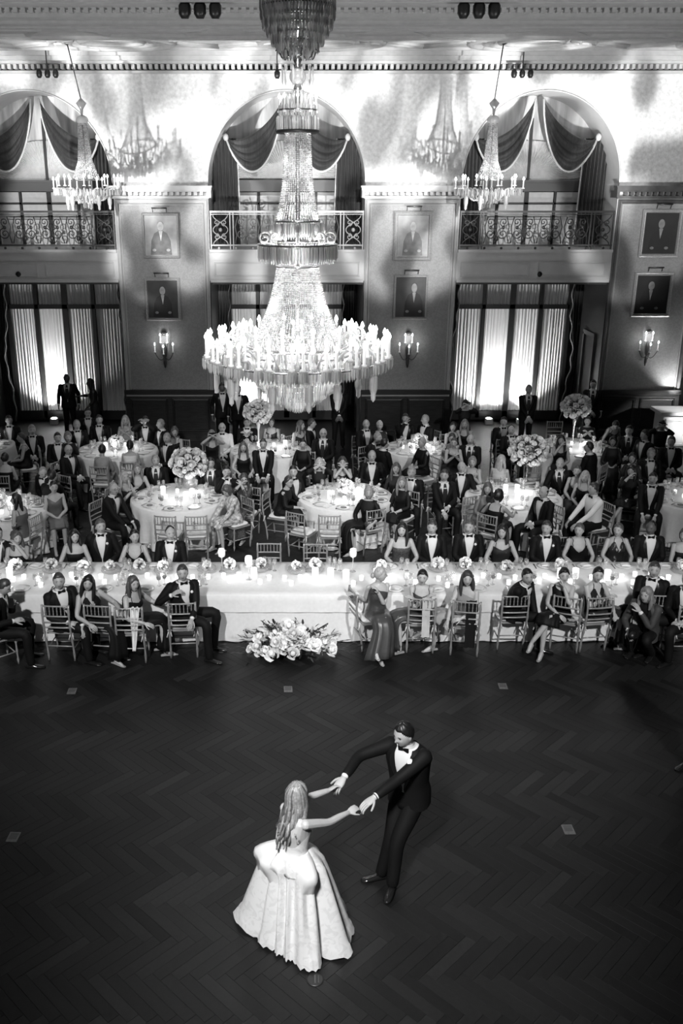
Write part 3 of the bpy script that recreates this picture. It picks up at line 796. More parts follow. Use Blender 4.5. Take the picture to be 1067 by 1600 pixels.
# ------------------------------------------------------------------ two smaller chandeliers before the wall
def small_chandelier(X, label, topx):
    root = thing('small_chandelier', label, 'chandelier', (X, 22.3, 0))
    r = MB(); r.tube([(topx, 0, 9.44), (0, 0, 8.30)], .014, 6); r.tube([(0, 0, 8.3), (0, 0, 6.1)], .016, 6); r.lathe([(.1, 9.44), (.08, 9.40), (.02, 9.36)], 12, (topx, 0, 0)); r.build('stem', M('dark_bronze'), root)
    r = MB(); r.ball((0, 0, 7.86), (.14, .14, .10), 10, 8); r.lathe([(.02, 8.3), (.12, 8.2), (.04, 8.08), (.02, 7.95)], 10); r.build('finial', crystal, root)
    add_stuff(root, 'upper_strands', [beads(tent([(.10, 7.78), (.12, 7.4), (.16, 7.0), (.30, 6.62)], 36, .03, .013), .013)], crystal2)
    ringobj(root, 'ring', .32, 6.60, .015, chrome)
    cm_ = candle_mesh(.17, .017); bm_s = bulb_mesh(.08, .022, smallbulb)
    mb = MB(); mb.tube(arm_curve(.15, 6.34, .74, 6.42, -.14, 14), .014, 5); am = mb.mesh('arm', crystal)
    for k in range(16):
        a = 2 * math.pi * (k + .3) / 16; R_ = .76 if k % 2 else .62; z = 6.42 + (0 if k % 2 else .06)
        link('candle_arm', am, root, (0, 0, 0), a)
        c_ = link('candle', cm_, root, (R_ * math.cos(a), R_ * math.sin(a), z)); link('flame_bulb', bm_s, c_, (0, 0, .17))
    add_stuff(root, 'garland', [prism_pts(circ(.74, 6.42, 60), .013, .16), prism_pts(circ(.55, 6.40, 50), .013, .16), prism_pts(circ(.36, 6.36, 34), .014, .18), prism_pts(circ(.22, 6.24, 22), .014, .16), prism_pts(circ(.10, 6.12, 10), .014, .14)], crystal)
    for k in range(5):
        a = 2 * math.pi * k / 5 + .4; link('pendant_drop', dpm, root, (.5 * math.cos(a), .5 * math.sin(a), 6.28))
    point('chandelier_glow', (0, -.1, 6.75), 12, .05, root)
small_chandelier(-4.80, 'small crystal chandelier hanging in front of the left arch', -.22)
small_chandelier(4.36, 'small crystal chandelier hanging in front of the right arch', .12)

# ------------------------------------------------------------------ wall sconces
brass = M('old_brass', .10, .35, metal=.7)
def sconce(X, Z, label):
    root = thing('wall_sconce', label, 'sconce', (X, WY - .02, Z))
    r = MB(); r.lathe([(.0, -.42), (.02, -.40), (.04, -.3), (.03, -.1), (.06, .05), (.03, .2), (.0, .25)], 8, (0, -.05, 0)); r.ball((0, -.04, .48), (.08, .03, .06), 8, 5); r.ball((-.05, -.05, .45), (.04, .02, .03), 6, 4); r.ball((.05, -.05, .45), (.04, .02, .03), 6, 4)
    r.build('backplate', brass, root)
    cm_ = candle_mesh(.17, .014); bm_s = bulb_mesh(.075, .018, smallbulb)
    for (dx, dy, dz) in ((-.235, -.16, .02), (.235, -.16, .02), (0, -.26, -.02), (-.09, -.10, .25), (.09, -.10, .25)):
        r = MB(); t = np.linspace(0, 1, 12); r.tube(np.stack([dx * t, -.05 + (dy + .05) * t, -.12 + (dz + .10) * t - .13 * np.sin(t * math.pi)], 1), .012, 5); r.build('arm', brass, root)
        c_ = link('candle', cm_, root, (dx, dy, dz)); link('flame_bulb', bm_s, c_, (0, 0, .17))
    point('sconce_glow', (0, -.22, .33), 3.0, .04, root)
sconce(-3.46, 2.40, 'five candle brass wall sconce on the pier left of the chandelier')
sconce(2.87, 2.40, 'five candle brass wall sconce on the pier right of the chandelier')
sconce(9.08, 2.45, 'five candle brass wall sconce on the far right pier')

# ------------------------------------------------------------------ portraits
gilt = M('gilt_frame', .36, .4, metal=.25, noise=.15, scale=30)
def portrait(x0, x1, z0, z1, cv, fw, pose, label):
    cx, cz = (x0 + x1) / 2, (z0 + z1) / 2; w_, h_ = x1 - x0, z1 - z0
    root = thing('portrait_painting', label, 'painting', (cx, WY - .035, cz))
    r = MB(); frame_mb(r, -w_ / 2, w_ / 2, -h_ / 2, h_ / 2, 0, fw, .07); r.build('frame', gilt, root)
    bgd, sk, ft = cv
    r = MB(); r.span((-w_ / 2 + fw * .9, -.02, -h_ / 2 + fw * .9), (w_ / 2 - fw * .9, 0, h_ / 2 - fw * .9))
    can = r.build('canvas', M('canvas_%d' % int(bgd * 1000), bgd, .6, noise=.45, scale=2.2), root)
    # the painted sitter: thin raised paint shapes
    def blob(pts, v, d, nm):
        P = np.array(pts, float); n = len(P); q = MB()
        A = np.stack([P[:, 0], np.full(n, -.020), P[:, 1]], 1); B = A.copy(); B[:, 1] = -.020 - d
        q.rings([A, B], 0, (False, True), True, False); q.build(nm, M('paint_%d' % int(v * 1000), v, .6, noise=.3, scale=6), can)
    iw = w_ - 2 * fw; ih = h_ - 2 * fw; ox = pose * iw
    t = np.linspace(0, 2 * math.pi, 17)[:-1][::-1]
    blob([(ox - iw * .34, -ih * .48), (ox - iw * .30, -ih * .12), (ox - iw * .20, ih * .06), (ox - iw * .05, ih * .13), (ox + iw * .05, ih * .13), (ox + iw * .20, ih * .06), (ox + iw * .30, -ih * .12), (ox + iw * .33, -ih * .48)][::-1], ft, .003, 'painted_suit')
    blob([(ox - iw * .06, ih * .12), (ox, -ih * .14), (ox + iw * .06, ih * .12)][::-1], sk * 1.15, .005, 'painted_shirt')
    blob(np.stack([ox + iw * .095 * np.cos(t), ih * .235 + ih * .115 * np.sin(t)], 1), sk, .006, 'painted_face')
    blob(np.stack([ox + iw * .10 * np.cos(t), ih * .30 + ih * .06 * np.sin(t)], 1), ft * 1.6, .004, 'painted_hair')
    for sx in (-1, 1): blob(np.stack([ox + sx * iw * .22 + iw * .06 * np.cos(t), -ih * .36 + ih * .035 * np.sin(t)], 1), sk * .9, .006, 'painted_hand')
    # picture light over the frame
    r = MB(); r.tube([(-.19, -.10, h_ / 2 + .12), (.19, -.10, h_ / 2 + .12)], .018, 6)
    for sx in (-1, 1): r.tube([(sx * .17, -.10, h_ / 2 + .12), (sx * .17, -.02, h_ / 2 + .02)], .008, 5)
    r.build('picture_light', brass, root)
portrait(-3.88, -2.96, 4.76, 5.84, (.30, .45, .13), .06, 0, 'pale portrait of a seated sitter, upper painting on the left pier')
portrait(-3.90, -2.99, 3.20, 4.28, (.035, .35, .012), .08, 0, 'dark portrait of a man in a suit, lower painting on the left pier')
portrait(2.40, 3.36, 4.70, 5.88, (.28, .40, .16), .10, 0, 'bright faded portrait, upper painting on the pier right of the chandelier')
portrait(2.45, 3.31, 3.24, 4.35, (.045, .22, .014), .06, .12, 'dark portrait of a bald man, lower painting right of the chandelier')
portrait(8.56, 9.56, 4.78, 5.93, (.010, .20, .008), .09, .0, 'dark portrait of a standing man, upper painting on the far right pier')
portrait(8.54, 9.54, 3.30, 4.42, (.010, .20, .008), .09, -.05, 'dark portrait of a suited man, lower painting on the far right pier')
# ------------------------------------------------------------------ chairs
gold = M('chair_wood', .26, .28, metal=.15, noise=.2, scale=12)
cush = M('chair_cushion', .62, .8, noise=.05)
def chair_meshes():
    d = {}
    def mk(k, f): mb = MB(); f(mb); d[k] = mb.mesh(k, cush if k in ('cushion', 'cushion_tie') else gold)
    def turned(P0, P1, r):
        t = np.linspace(0, 1, 13); P = np.array(P0)[None] * (1 - t[:, None]) + np.array(P1)[None] * t[:, None]
        rr = np.array([r * (1.35 if i % 4 == 2 else (.9 if i else .75)) for i in range(13)]); return P, rr
    mk('leg', lambda m: m.tube(*turned((0, .01, 0), (0, 0, .44), .0155), 7))
    t = np.linspace(0, 1, 17)
    mk('back_post', lambda m: m.tube(np.stack([0 * t, -.055 * np.sin(t * math.pi * .5 + 0) * 0 + .05 * np.cos(t * math.pi * 1.25) - .05, .92 * t], 1), [.016 * (1.3 if i % 4 == 2 else .95) for i in range(17)], 7))
    mk('seat', lambda m: m.rings([np.array([(x * .98, y * .98, z) for x, y in ((-.20, -.19), (.20, -.19), (.21, .20), (-.21, .20))]) for z in (.425, .45)], 0, (True, True), True, False))
    def cu(m):
        R = []
        for f, z in ((.86, .45), (.98, .462), (1.0, .475), (.97, .488), (.8, .496), (.3, .498)):
            a = np.linspace(0, 2 * math.pi, 25)[:-1]; ex = .35
            R.append(np.stack([.195 * f * np.sign(np.cos(a)) * np.abs(np.cos(a)) ** ex, .19 * f * np.sign(np.sin(a)) * np.abs(np.sin(a)) ** ex + .01, np.full(24, z)], 1))
        m.rings(R)
    mk('cushion', cu)
    mk('cushion_tie', lambda m: (m.ball((0, 0, 0), (.035, .012, .018), 6, 4), m.tube([(-.01, 0, 0), (-.04, -.02, -.10)], .009, 5), m.tube([(.01, 0, 0), (.03, -.02, -.09)], .009, 5)))
    mk('back_rail', lambda m: m.tube([(x, -.012 * (1 - (x / .19) ** 2), 0) for x in np.linspace(-.19, .19, 9)], .0125, 6))
    mk('spindle', lambda m: m.tube(*turned((0, 0, 0), (0, 0, .14), .008), 5))
    mk('stretcher', lambda m: m.tube([(-.19, 0, 0), (-.06, 0, 0), (0, 0, 0), (.06, 0, 0), (.19, 0, 0)], [.009, .011, .009, .011, .009], 5))
    mk('side_stretcher', lambda m: m.tube([(0, -.19, 0), (0, .19, 0)], .010, 5))
    return d
CHM = chair_meshes()
def posty(z): return .05 * math.cos(z / .92 * math.pi * 1.25) - .05 - .185
def chair(x, y, yaw, label, group=None, z=0):
    """yaw: direction the sitter faces, 0 = to the camera (-Y), + = to image right"""
    root = thing('ballroom_chair', label, 'chair', (x, y, z), math.radians(yaw) + math.pi, group)
    for sx in (-1, 1):
        link('leg', CHM['leg'], root, (sx * .19, .18, 0)); link('back_post', CHM['back_post'], root, (sx * .19, -.185, 0))
        link('cushion_tie', CHM['cushion_tie'], root, (sx * .19, -.235, .47)); link('side_stretcher', CHM['side_stretcher'], root, (sx * .19, 0, .20))
    link('seat', CHM['seat'], root); link('cushion', CHM['cushion'], root)
    for zz in (.90, .75, .65, .57): link('back_rail', CHM['back_rail'], root, (0, posty(zz), zz))
    for k in range(6): link('spindle', CHM['spindle'], root, (-.135 + .054 * k, posty(.83) - .008, .755))
    for yy, zz in ((.18, .17), (-.205, .24)): link('stretcher', CHM['stretcher'], root, (0, yy, zz))
    return root

# ------------------------------------------------------------------ round tables
linen = M('white_linen', .66, .85, noise=.04, scale=20)
wineglass = glass_mat('table_glass', .55, .25, .08, .8)
china = M('china', .72, .2)
def disc_rings(R, z): 
    t = np.arange(96) * 2 * math.pi / 96
    return np.stack([R * np.cos(t), R * np.sin(t), np.full(96, z)], 1)
def cloth_mesh(R, seed, H=.77):
    r_ = np.random.default_rng(seed); t = np.arange(96) * 2 * math.pi / 96
    ph = 16 * t + 1.3 * np.sin(3 * t + seed) ; rings = []
    for f in (.02, .5, .93): rings.append(disc_rings(R * f, H))
    rings.append(disc_rings(R * .995, H - .003))
    for k in range(7):
        f = k / 6; rr = R + .012 + f * (.05 + .055 * np.sin(ph) + .02 * np.sin(7 * t + seed * 2))
        rings.append(np.stack([rr * np.cos(t), rr * np.sin(t), np.full(96, (H - .02) * (1 - f) + .012 * f)], 1))
    mb = MB(); mb.rings(rings, 0, (True, False)); return mb.mesh('tablecloth', linen)
_p = MB(); _p.lathe([(.0, 0), (.07, 0), (.085, .006), (.135, .016), (.137, .02), (.085, .010), (0, .008)], 24); PLATE = _p.mesh('dinner_plate', china)
_p = MB(); _p.lathe([(0, .012), (.055, .012), (.06, .018), (.03, .03), (0, .032)], 16); FOOD = _p.mesh('food', M('food', .18, .6, noise=.5, scale=60))
_p = MB(); _p.lathe([(.033, 0), (.034, .003), (.006, .008), (.005, .085), (.03, .105), (.038, .14), (.036, .175), (.032, .20)], 12, cap=(True, False)); GLASS = _p.mesh('wine_glass', wineglass)
_p = MB(); _p.lathe([(.0, .104), (.029, .106), (.036, .138), (.0, .140)], 12); WINE = _p.mesh('wine', M('wine', .012, .1))
_p = MB(); _p.lathe([(.030, 0), (.032, .004), (.033, .09), (.034, .12)], 12, cap=(True, False)); TUMBLER = _p.mesh('tumbler', wineglass)
votg = emit_mat('votive_glow', 2.2)
flamem = emit_mat('flame', 30)
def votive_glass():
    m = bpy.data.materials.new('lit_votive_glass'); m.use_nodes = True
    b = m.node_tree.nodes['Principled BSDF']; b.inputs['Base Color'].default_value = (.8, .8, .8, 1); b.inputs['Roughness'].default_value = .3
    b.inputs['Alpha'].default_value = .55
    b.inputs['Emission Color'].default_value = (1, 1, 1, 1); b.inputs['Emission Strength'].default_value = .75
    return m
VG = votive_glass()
_p = MB(); _p.lathe([(.028, 0), (.033, .006), (.036, .07), (.034, .07), (.030, .012)], 12, cap=(True, True)); VOT = _p.mesh('votive', VG)
_p = MB(); _p.lathe([(.0, .005), (.027, .006), (.027, .035), (0, .036)], 10); VWAX = _p.mesh('wax', M('votive_wax', .8, .5))
_p = MB(); _p.lathe([(.003, .038), (.009, .048), (.007, .062), (.0005, .08)], 8); FLM = _p.mesh('flame', flamem)
_p = MB(); _p.lathe([(.045, 0), (.048, .004), (.050, .16), (.046, .16), (.044, .012)], 14, cap=(True, True)); PIL = _p.mesh('hurricane', VG)
_p = MB(); _p.lathe([(.0, .005), (.033, .006), (.033, .09), (0, .092)], 10); PWAX = _p.mesh('wax', M('votive_wax'))
_p = MB(); _p.lathe([(.003, .094), (.012, .108), (.009, .125), (.0005, .15)], 8); PFLM = _p.mesh('flame', flamem)
_p = MB(); _p.lathe([(.05, 0), (.05, .006), (.008, .02), (.007, .22), (.02, .24), (.05, .26), (.058, .30), (.055, .36), (.050, .38)], 14, cap=(True, False)); STEMV = _p.mesh('stemmed_holder', glass_mat('holder_glass', .35, .3, .1, .9))
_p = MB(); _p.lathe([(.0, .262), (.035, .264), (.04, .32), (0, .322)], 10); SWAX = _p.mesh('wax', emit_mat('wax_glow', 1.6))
def napkin_mesh():
    mb = MB(); R = []
    for f, z in ((1, .0), (1, .012), (.8, .022), (.4, .03)):
        R.append(np.array([(-.07 * f, -.045, z), (.07 * f, -.05, z), (.075 * f, .05, z), (-.07 * f, .045, z)]))
    mb.rings(R, 0, (True, True), True, False); return mb.mesh('napkin', linen)
NAP = napkin_mesh()
_p = MB(); _p.box((0, 0, .003), (.018, .20, .003)); _p.box((0, .07, .003), (.026, .06, .004)); FORK = _p.mesh('fork', M('cutlery', .45, .25, metal=.9))
_p = MB(); _p.box((0, 0, .006), (.10, .14, .003), 0); CARD = _p.mesh('menu_card', M('card', .7, .6))
def plate(x, y, z, lb, g, food=False):
    o = thing('dinner_plate', lb, 'plate', (x, y, z), 0, g); link('dish', PLATE, o)
    if food: link('food', FOOD, o)
def glass(x, y, z, lb, g, wine=False):
    o = thing('wine_glass', lb, 'glass', (x, y, z), 0, g); link('bowl', GLASS, o)
    if wine: link('wine', WINE, o)
def votive(x, y, z, lb, g, tall=False):
    o = thing('votive_candle' if not tall else 'hurricane_candle', lb, 'candle', (x, y, z), 0, g)
    link('holder', PIL if tall else VOT, o); w_ = link('wax', PWAX if tall else VWAX, o); link('flame', PFLM if tall else FLM, w_)
    return o
# roses and leaves
def rose_mesh(v, seed, nm='rose'):
    r_ = random.Random(seed); mb = MB()
    mb.ball((0, 0, 0), (.03, .03, .034), 8, 5)
    for k in range(9):
        a = k * 2.4; ring = k // 3; rr = .018 + .011 * ring; u, v_ = np.meshgrid(np.linspace(-1, 1, 5), np.linspace(0, 1, 4), indexing='xy')
        wd = .030 + .006 * ring
        rad = rr + v_ * (.006 + .012 * ring) - .010 * u * u
        G = np.stack([rad * np.cos(a) - u * wd * np.sin(a), rad * np.sin(a) + u * wd * np.cos(a), -.02 + v_ * (.052 - .010 * ring) - .012 * u * u], 2)
        mb.grid(G)
    return mb.mesh(nm, M('petal_%d' % int(v * 100), v, .6))
ROSES = [rose_mesh(.75, 1), rose_mesh(.62, 2), rose_mesh(.85, 3)]
leafm = M('foliage', .035, .5, noise=.4, scale=20)
def leaves_mesh(pts, dirs, l, w_):
    mb = MB()
    for p, d in zip(pts, dirs):
        d = np.array(d) / (np.linalg.norm(d) + 1e-9); s = np.cross(d, [0.1, .2, 1.]); s /= np.linalg.norm(s); n = np.cross(d, s)
        c = np.array(p)
        G = [[c, c, c], [c + d * l * .35 - s * w_, c + d * l * .35 - n * w_ * .3, c + d * l * .35 + s * w_], [c + d * l * .75 - s * w_ * .6, c + d * l * .75 - n * w_ * .2, c + d * l * .75 + s * w_ * .6], [c + d * l] * 3]
        mb.grid(np.array(G))
    return mb
def bouquet(name, loc, R, n, label, vase, seed, flat=.85, sc=1.0):
    r_ = np.random.default_rng(seed); root = thing(name, label, 'flowers', loc)
    z0 = vase[1]
    if vase[0] == 'trumpet':
        r = MB(); r.lathe([(.07, 0), (.075, .01), (.02, .05), (.018, z0 * .6), (.05, z0 * .85), (.085, z0 * .98), (.08, z0 * .98)], 14); r.build('vase', M('white_vase', .6, .3) if vase[2] else wineglass, root)
    elif vase[0] == 'bowl':
        r = MB(); r.lathe([(.06, 0), (.12, .03), (.15, z0 * .5), (.13, z0 * .9), (.14, z0), (.12, z0)], 16); r.build('vase', wineglass, root)
    C = np.array([0, 0, z0 + R * .62])
    k = np.arange(n) + .5; ph = np.arccos(1 - 1.75 * k / n); th = math.pi * (1 + 5 ** .5) * k
    for i in range(n):
        d = np.array([math.cos(th[i]) * math.sin(ph[i]), math.sin(th[i]) * math.sin(ph[i]), math.cos(ph[i]) * flat]); rr = R * r_.uniform(.82, 1.05)
        o = link('rose', ROSES[int(r_.integers(3))], root, tuple(C + d * rr)); s = sc * r_.uniform(1.0, 1.6); o.scale = (s, s, s)
        o.rotation_euler = Vector(d).to_track_quat('Z', 'Y').to_euler()
    pts = []; dr = []
    for i in range(int(n * 3.2)):
        d = r_.normal(size=3); d /= np.linalg.norm(d); d[2] = d[2] * .8 + .05; pts.append(C + d * R * r_.uniform(.55, .98)); dr.append(d + r_.normal(size=3) * .5)
    tag(leaves_mesh(pts, dr, .085 * sc, .022 * sc).build('leaves', leafm, root), kind='stuff')
    r = MB(); r.ball(C, (R * .78, R * .78, R * .7), 12, 8)
    r.build('greenery_core', leafm, root)
    if vase[0] == 'trumpet':
        r = MB(); [r.tube([(0, 0, z0 * .7), tuple(C + r_.normal(size=3) * R * .3)], .006, 4) for _ in range(7)]; r.build('stems', leafm, root)
    return root

TABLES = [  # x, y, R, name for labels, seats facing, centre kind
    (-2.31, 17.02, .92, 'the left round table', 0),
    (0.93, 17.08, .92, 'the middle round table', 1),
    (4.20, 17.05, .92, 'the right round table', 2),
    (-4.14, 20.42, .92, 'the far left round table', 3),
    (-0.62, 20.5, .92, 'the far middle round table', 4),
    (2.78, 20.55, .80, 'the far centre-right round table', 5),
    (6.38, 20.6, .92, 'the far right round table', 6),
    (-5.62, 16.35, .92, 'the left edge round table', 7),
    (7.72, 17.05, .92, 'the right edge round table', 8),
    (-7.55, 20.8, .92, 'the left corner round table', 9)]
TZ = .772
for (x, y, R, nm, k) in TABLES:
    root = thing('round_table', 'wooden top and legs of ' + nm, 'table', (x, y, 0))
    r = MB(); r.lathe([(0, .735), (R - .02, .735), (R - .01, .745), (R - .01, .758), (0, .762)], 32); r.build('tabletop', darkwood, root)
    for a in range(4):
        r = MB(); ca, sa = math.cos(a * math.pi / 2 + .7) * .5, math.sin(a * math.pi / 2 + .7) * .5; r.tube([(ca, sa, 0), (ca, sa, .735)], .02, 6); r.build('leg', blackwood, root)
    o = link('tablecloth', cloth_mesh(R, k + 1), None, (x, y, 0)); tag(o, 'white linen cloth to the floor over ' + nm, 'tablecloth')
    r_ = random.Random(k * 7 + 1); g = 'place settings on ' + nm
    n = 10
    for q in range(n):
        a = 2 * math.pi * (q + .35) / n
        ca, sa = math.cos(a), math.sin(a)
        plate(x + ca * (R - .19), y + sa * (R - .19), TZ, 'white dinner plate on ' + nm, 'plates on ' + nm, r_.random() < .5)
        if r_.random() < .75:
            o = link('napkin', NAP, None, (x + ca * (R - .17) - sa * .16, y + sa * (R - .17) + ca * .16, TZ), r_.uniform(0, 6)); tag(o, 'crumpled white napkin on ' + nm, 'napkin', 'napkins on ' + nm)
        for e in (0, 1):
            aa = a + .16 + e * .13; rr = R - .37 + e * .05
            glass(x + math.cos(aa) * rr, y + math.sin(aa) * rr, TZ, 'stemmed wine glass on ' + nm, 'glasses on ' + nm, r_.random() < .35)
        aa = a - .17
        o = link('fork', FORK, None, (x + math.cos(aa) * (R - .19), y + math.sin(aa) * (R - .19), TZ), aa - math.pi / 2); tag(o, 'silver fork lying on ' + nm, 'fork', 'forks on ' + nm)
    for q in range(7):
        a = 2 * math.pi * q / 7 + k; rr = .26 + .10 * (q % 2)
        votive(x + rr * math.cos(a), y + rr * math.sin(a), TZ, 'lit candle in glass near the middle of ' + nm, 'candles on ' + nm, q % 3 == 0)
    point('candle_glow', (x, y - .30, 1.05), 2.6, .10); point('candle_glow', (x + .3, y + .25, 1.05), 2.6, .10)
    if k in (1, 3, 5, 7, 8): bouquet('low_centrepiece', (x, y, TZ), .15, 16, 'low white flower centrepiece on ' + nm, ('bowl', .09), k + 40, .8)
def pt(px, py, z=TZ): p = at_z(px, py, z); return (p.x, p.y, z)
bouquet('rose_bouquet', (-2.15, 17.55, TZ), .36, 46, 'big round bouquet of white roses in a glass bowl, left of centre', ('bowl', .30), 3)
bouquet('rose_bouquet', pt(404, 697), .31, 40, 'tall white rose bouquet half hidden under the chandelier', ('trumpet', .62, True), 4)
bouquet('rose_bouquet', pt(894, 692), .33, 42, 'tall white rose bouquet at the far right in a trumpet vase', ('trumpet', .66, False), 5)
bouquet('rose_bouquet', pt(822, 752), .37, 48, 'big round bouquet of white roses right of centre', ('trumpet', .42, False), 6)

# ------------------------------------------------------------------ head table
HX0, HX1, HY0, HY1 = -6.4, 7.6, 12.46, 13.68
root = thing('head_table', 'long banquet table top under the white cloths', 'table', (0, 0, 0))
r = MB(); r.span((HX0, HY0 + .02, .73), (HX1, HY1 - .02, .765)); r.build('tabletop', darkwood, root)
for x in np.linspace(HX0 + .3, HX1 - .3, 6):
    for y in (HY0 + .15, HY1 - .15):
        r = MB(); r.tube([(x, y, 0), (x, y, .73)], .02, 6); r.build('leg', blackwood, root)
def long_cloth(zb, off, amp, z1, seed):
    mb = MB(); n = 420; xs = np.linspace(HX0 - .02, HX1 + .02, n); r_ = np.random.default_rng(seed)
    ph = np.cumsum(r_.uniform(.25, .75, n)); prof = []
    rows = []
    back = [(1, zb), (1, (zb + z1) / 2), (1, z1 - .03)]
    for z in (zb, (zb + z1) / 2, z1 - .02):
        f = (z1 - z) / (z1 - zb); rows.append(np.stack([xs, HY1 + off + f * (.015 + amp * np.sin(ph * .8)), np.full(n, z)], 1))
    for y in (HY1 + off * .6, HY1 - .1, (HY0 + HY1) / 2, HY0 + .1, HY0 - off * .6): rows.append(np.stack([xs, np.full(n, y), np.full(n, z1)], 1))
    for z in (z1 - .02, z1 - (z1 - zb) * .35, z1 - (z1 - zb) * .7, zb):
        f = (z1 - z) / (z1 - zb); rows.append(np.stack([xs, HY0 - off - f * (.02 + amp * np.sin(ph)), np.full(n, z)], 1))
    mb.grid(np.array(rows)); return mb
tag(long_cloth(.012, .006, .018, .770, 1).build('tablecloth', linen), 'floor-length white under cloth of the long head table', 'tablecloth')
tag(long_cloth(.50, .028, .006, .776, 2).build('table_overlay', linen), 'shorter white overlay cloth on the long head table', 'tablecloth')
HZ = .778
r_ = random.Random(5)
sx_ = list(np.arange(-4.75, 7.0, .62))
def hz_(x): return 'left stretch' if x < -1.4 else ('bare middle stretch' if x < 1.0 else ('right of centre' if x < 3.4 else 'right stretch'))
for i, x in enumerate(sx_):
    if -1.5 < x < 1.0: continue
    for (y, s) in ((HY0 + .17, 1), (HY1 - .17, -1)):
        plate(x, y, HZ, 'white dinner plate on the head table, ' + hz_(x), 'head table plates, ' + hz_(x), r_.random() < .3)
        o = link('napkin', NAP, None, (x + .0 + r_.uniform(-.02, .02), y, HZ + .018), r_.uniform(-.4, .4)); tag(o, 'folded white napkin on a head table plate, ' + hz_(x), 'napkin', 'head table napkins, ' + hz_(x))
        for e in (0, 1): glass(x + .18 + e * .08, y + s * (.13 + e * .05), HZ, 'stemmed wine glass on the head table, ' + hz_(x), 'head table glasses, ' + hz_(x), r_.random() < .2)
        o = link('fork', FORK, None, (x - .17, y, HZ), .0); tag(o, 'silver fork on the head table, ' + hz_(x), 'fork', 'head table forks, ' + hz_(x))
for x in (-.72, .30):
    plate(x, HY1 - .17, HZ, 'white dinner plate on the head table, ' + hz_(x), 'head table plates, ' + hz_(x))
    o = link('napkin', NAP, None, (x, HY1 - .17, HZ + .018)); o.scale = (1.3, 1.5, 2.2); tag(o, 'thick folded napkin before an empty far-side chair', 'napkin', 'napkins at the empty chairs')
    for e in (0, 1, 2): glass(x + .2 + e * .08, HY1 - .26 - e * .04, HZ, 'stemmed wine glass on the head table, ' + hz_(x), 'head table glasses, ' + hz_(x))
vi = 0
for x in np.arange(-4.9, 7.0, .235):
    y = (HY0 + HY1) / 2 - .04 + .05 * math.sin(x * 5.1) + r_.uniform(-.04, .04)
    votive(x, y, HZ, 'lit votive candle on the head table, ' + hz_(x), 'head table candles, ' + hz_(x), r_.random() < .30)
    if vi % 2 == 0: votive(x + .1, y - .2 + r_.uniform(-.05, .05), HZ, 'lit votive candle on the head table, ' + hz_(x), 'head table candles, ' + hz_(x))
    if vi % 5 == 2: point('candle_glow', (x, y, 1.03), 1.8, .08)
    vi += 1
# posies in bud vases along the runner
posy = None
for i, x in enumerate(np.arange(-4.8, 7.0, .47)):
    x += r_.uniform(-.12, .12); y = (HY0 + HY1) / 2 + .20 + r_.uniform(-.05, .07); ps = r_.uniform(.045, .085)
    if r_.random() < .18: continue
    bouquet('flower_posy', (x, y, HZ), ps, 5 if ps < .06 else 8, 'small white posy on the head table, ' + hz_(x), ('bowl', .09), 60 + i, .8, .7)['group'] = 'head table posies, ' + hz_(x)
for (px, lb) in ((347, 'left of the empty chairs'), (551, 'right of the empty chairs'), (389, 'before the first empty chair')):
    p = at_z(px, 893 if px != 389 else 905, HZ); o = thing('stemmed_candle', 'lit candle in a stemmed glass holder ' + lb, 'candle', (p.x, min(p.y, HY1 - .09), HZ))
    link('holder', STEMV, o); w_ = link('wax', SWAX, o)
    q = MB(); q.lathe([(.003, .322), (.010, .335), (.008, .35), (.0005, .37)], 8); q.build('flame', flamem, w_)

# great floor arrangement before the head table
def floor_flowers():
    r2 = np.random.default_rng(11); root = thing('floor_flowers', 'wide floor arrangement of white roses and branches before the head table', 'flowers', (-.12, 12.12, 0))
    n = 74
    for i in range(n):
        x = r2.normal() * .30; x = max(-.62, min(.62, x)); y = -abs(r2.normal()) * .13 - .02; z = .10 + max(.02, (.44 - .42 * abs(x)) * r2.uniform(.15, 1.0)); 
        o = link('rose', ROSES[int(r2.integers(3))], root, (x, y - .12 * (1 - z / .6), z)); s = r2.uniform(.9, 1.75); o.scale = (s, s, s); o.rotation_euler = Vector((x, -.6, .5)).to_track_quat('Z', 'Y').to_euler()
    pts = []; dr = []
    for i in range(420):
        x = r2.normal() * .34; z = abs(r2.normal()) * .2 + .03; y = -abs(r2.normal()) * .12; d = np.array([x * 1.6, -.3, z * 1.3 - .1]) + r2.normal(size=3) * .35; pts.append((x, y, min(z, .62 - abs(x) * .5))); dr.append(d)
    tag(leaves_mesh(pts, dr, .10, .022).build('leaves', leafm, root), kind='stuff')
    for i in range(16):
        a = r2.uniform(-1.2, 1.2); l = r2.uniform(.42, .72) * (1.0 if abs(a) > .5 else .95)
        P = [np.array([.1 * math.sin(a), -.08, .15]) + np.array([math.sin(a) * l * t * 1.05, -.1 * t, math.cos(a) * l * t * .95 - .06 * t * t]) for t in np.linspace(0, 1, 6)]
        mb = MB(); mb.tube(P, .005, 4); b_ = mb.build('branch', leafm, root)
        lp = []; ld = []
        for k in range(18):
            t = r2.uniform(.45, 1.0); j = t * 5; q = min(4, int(j)); c = P[q] * (1 - j + q) + P[q + 1] * (j - q); lp.append(c); ld.append(r2.normal(size=3))
        tag(leaves_mesh(lp, ld, .045, .014).build('leaves', leafm if i % 3 else M('pale_foliage', .22, .6), b_), kind='stuff')
    r = MB(); r.ball((0, -.03, .14), (.36, .12, .14), 14, 8); r.build('greenery_core', leafm, root)
floor_flowers()

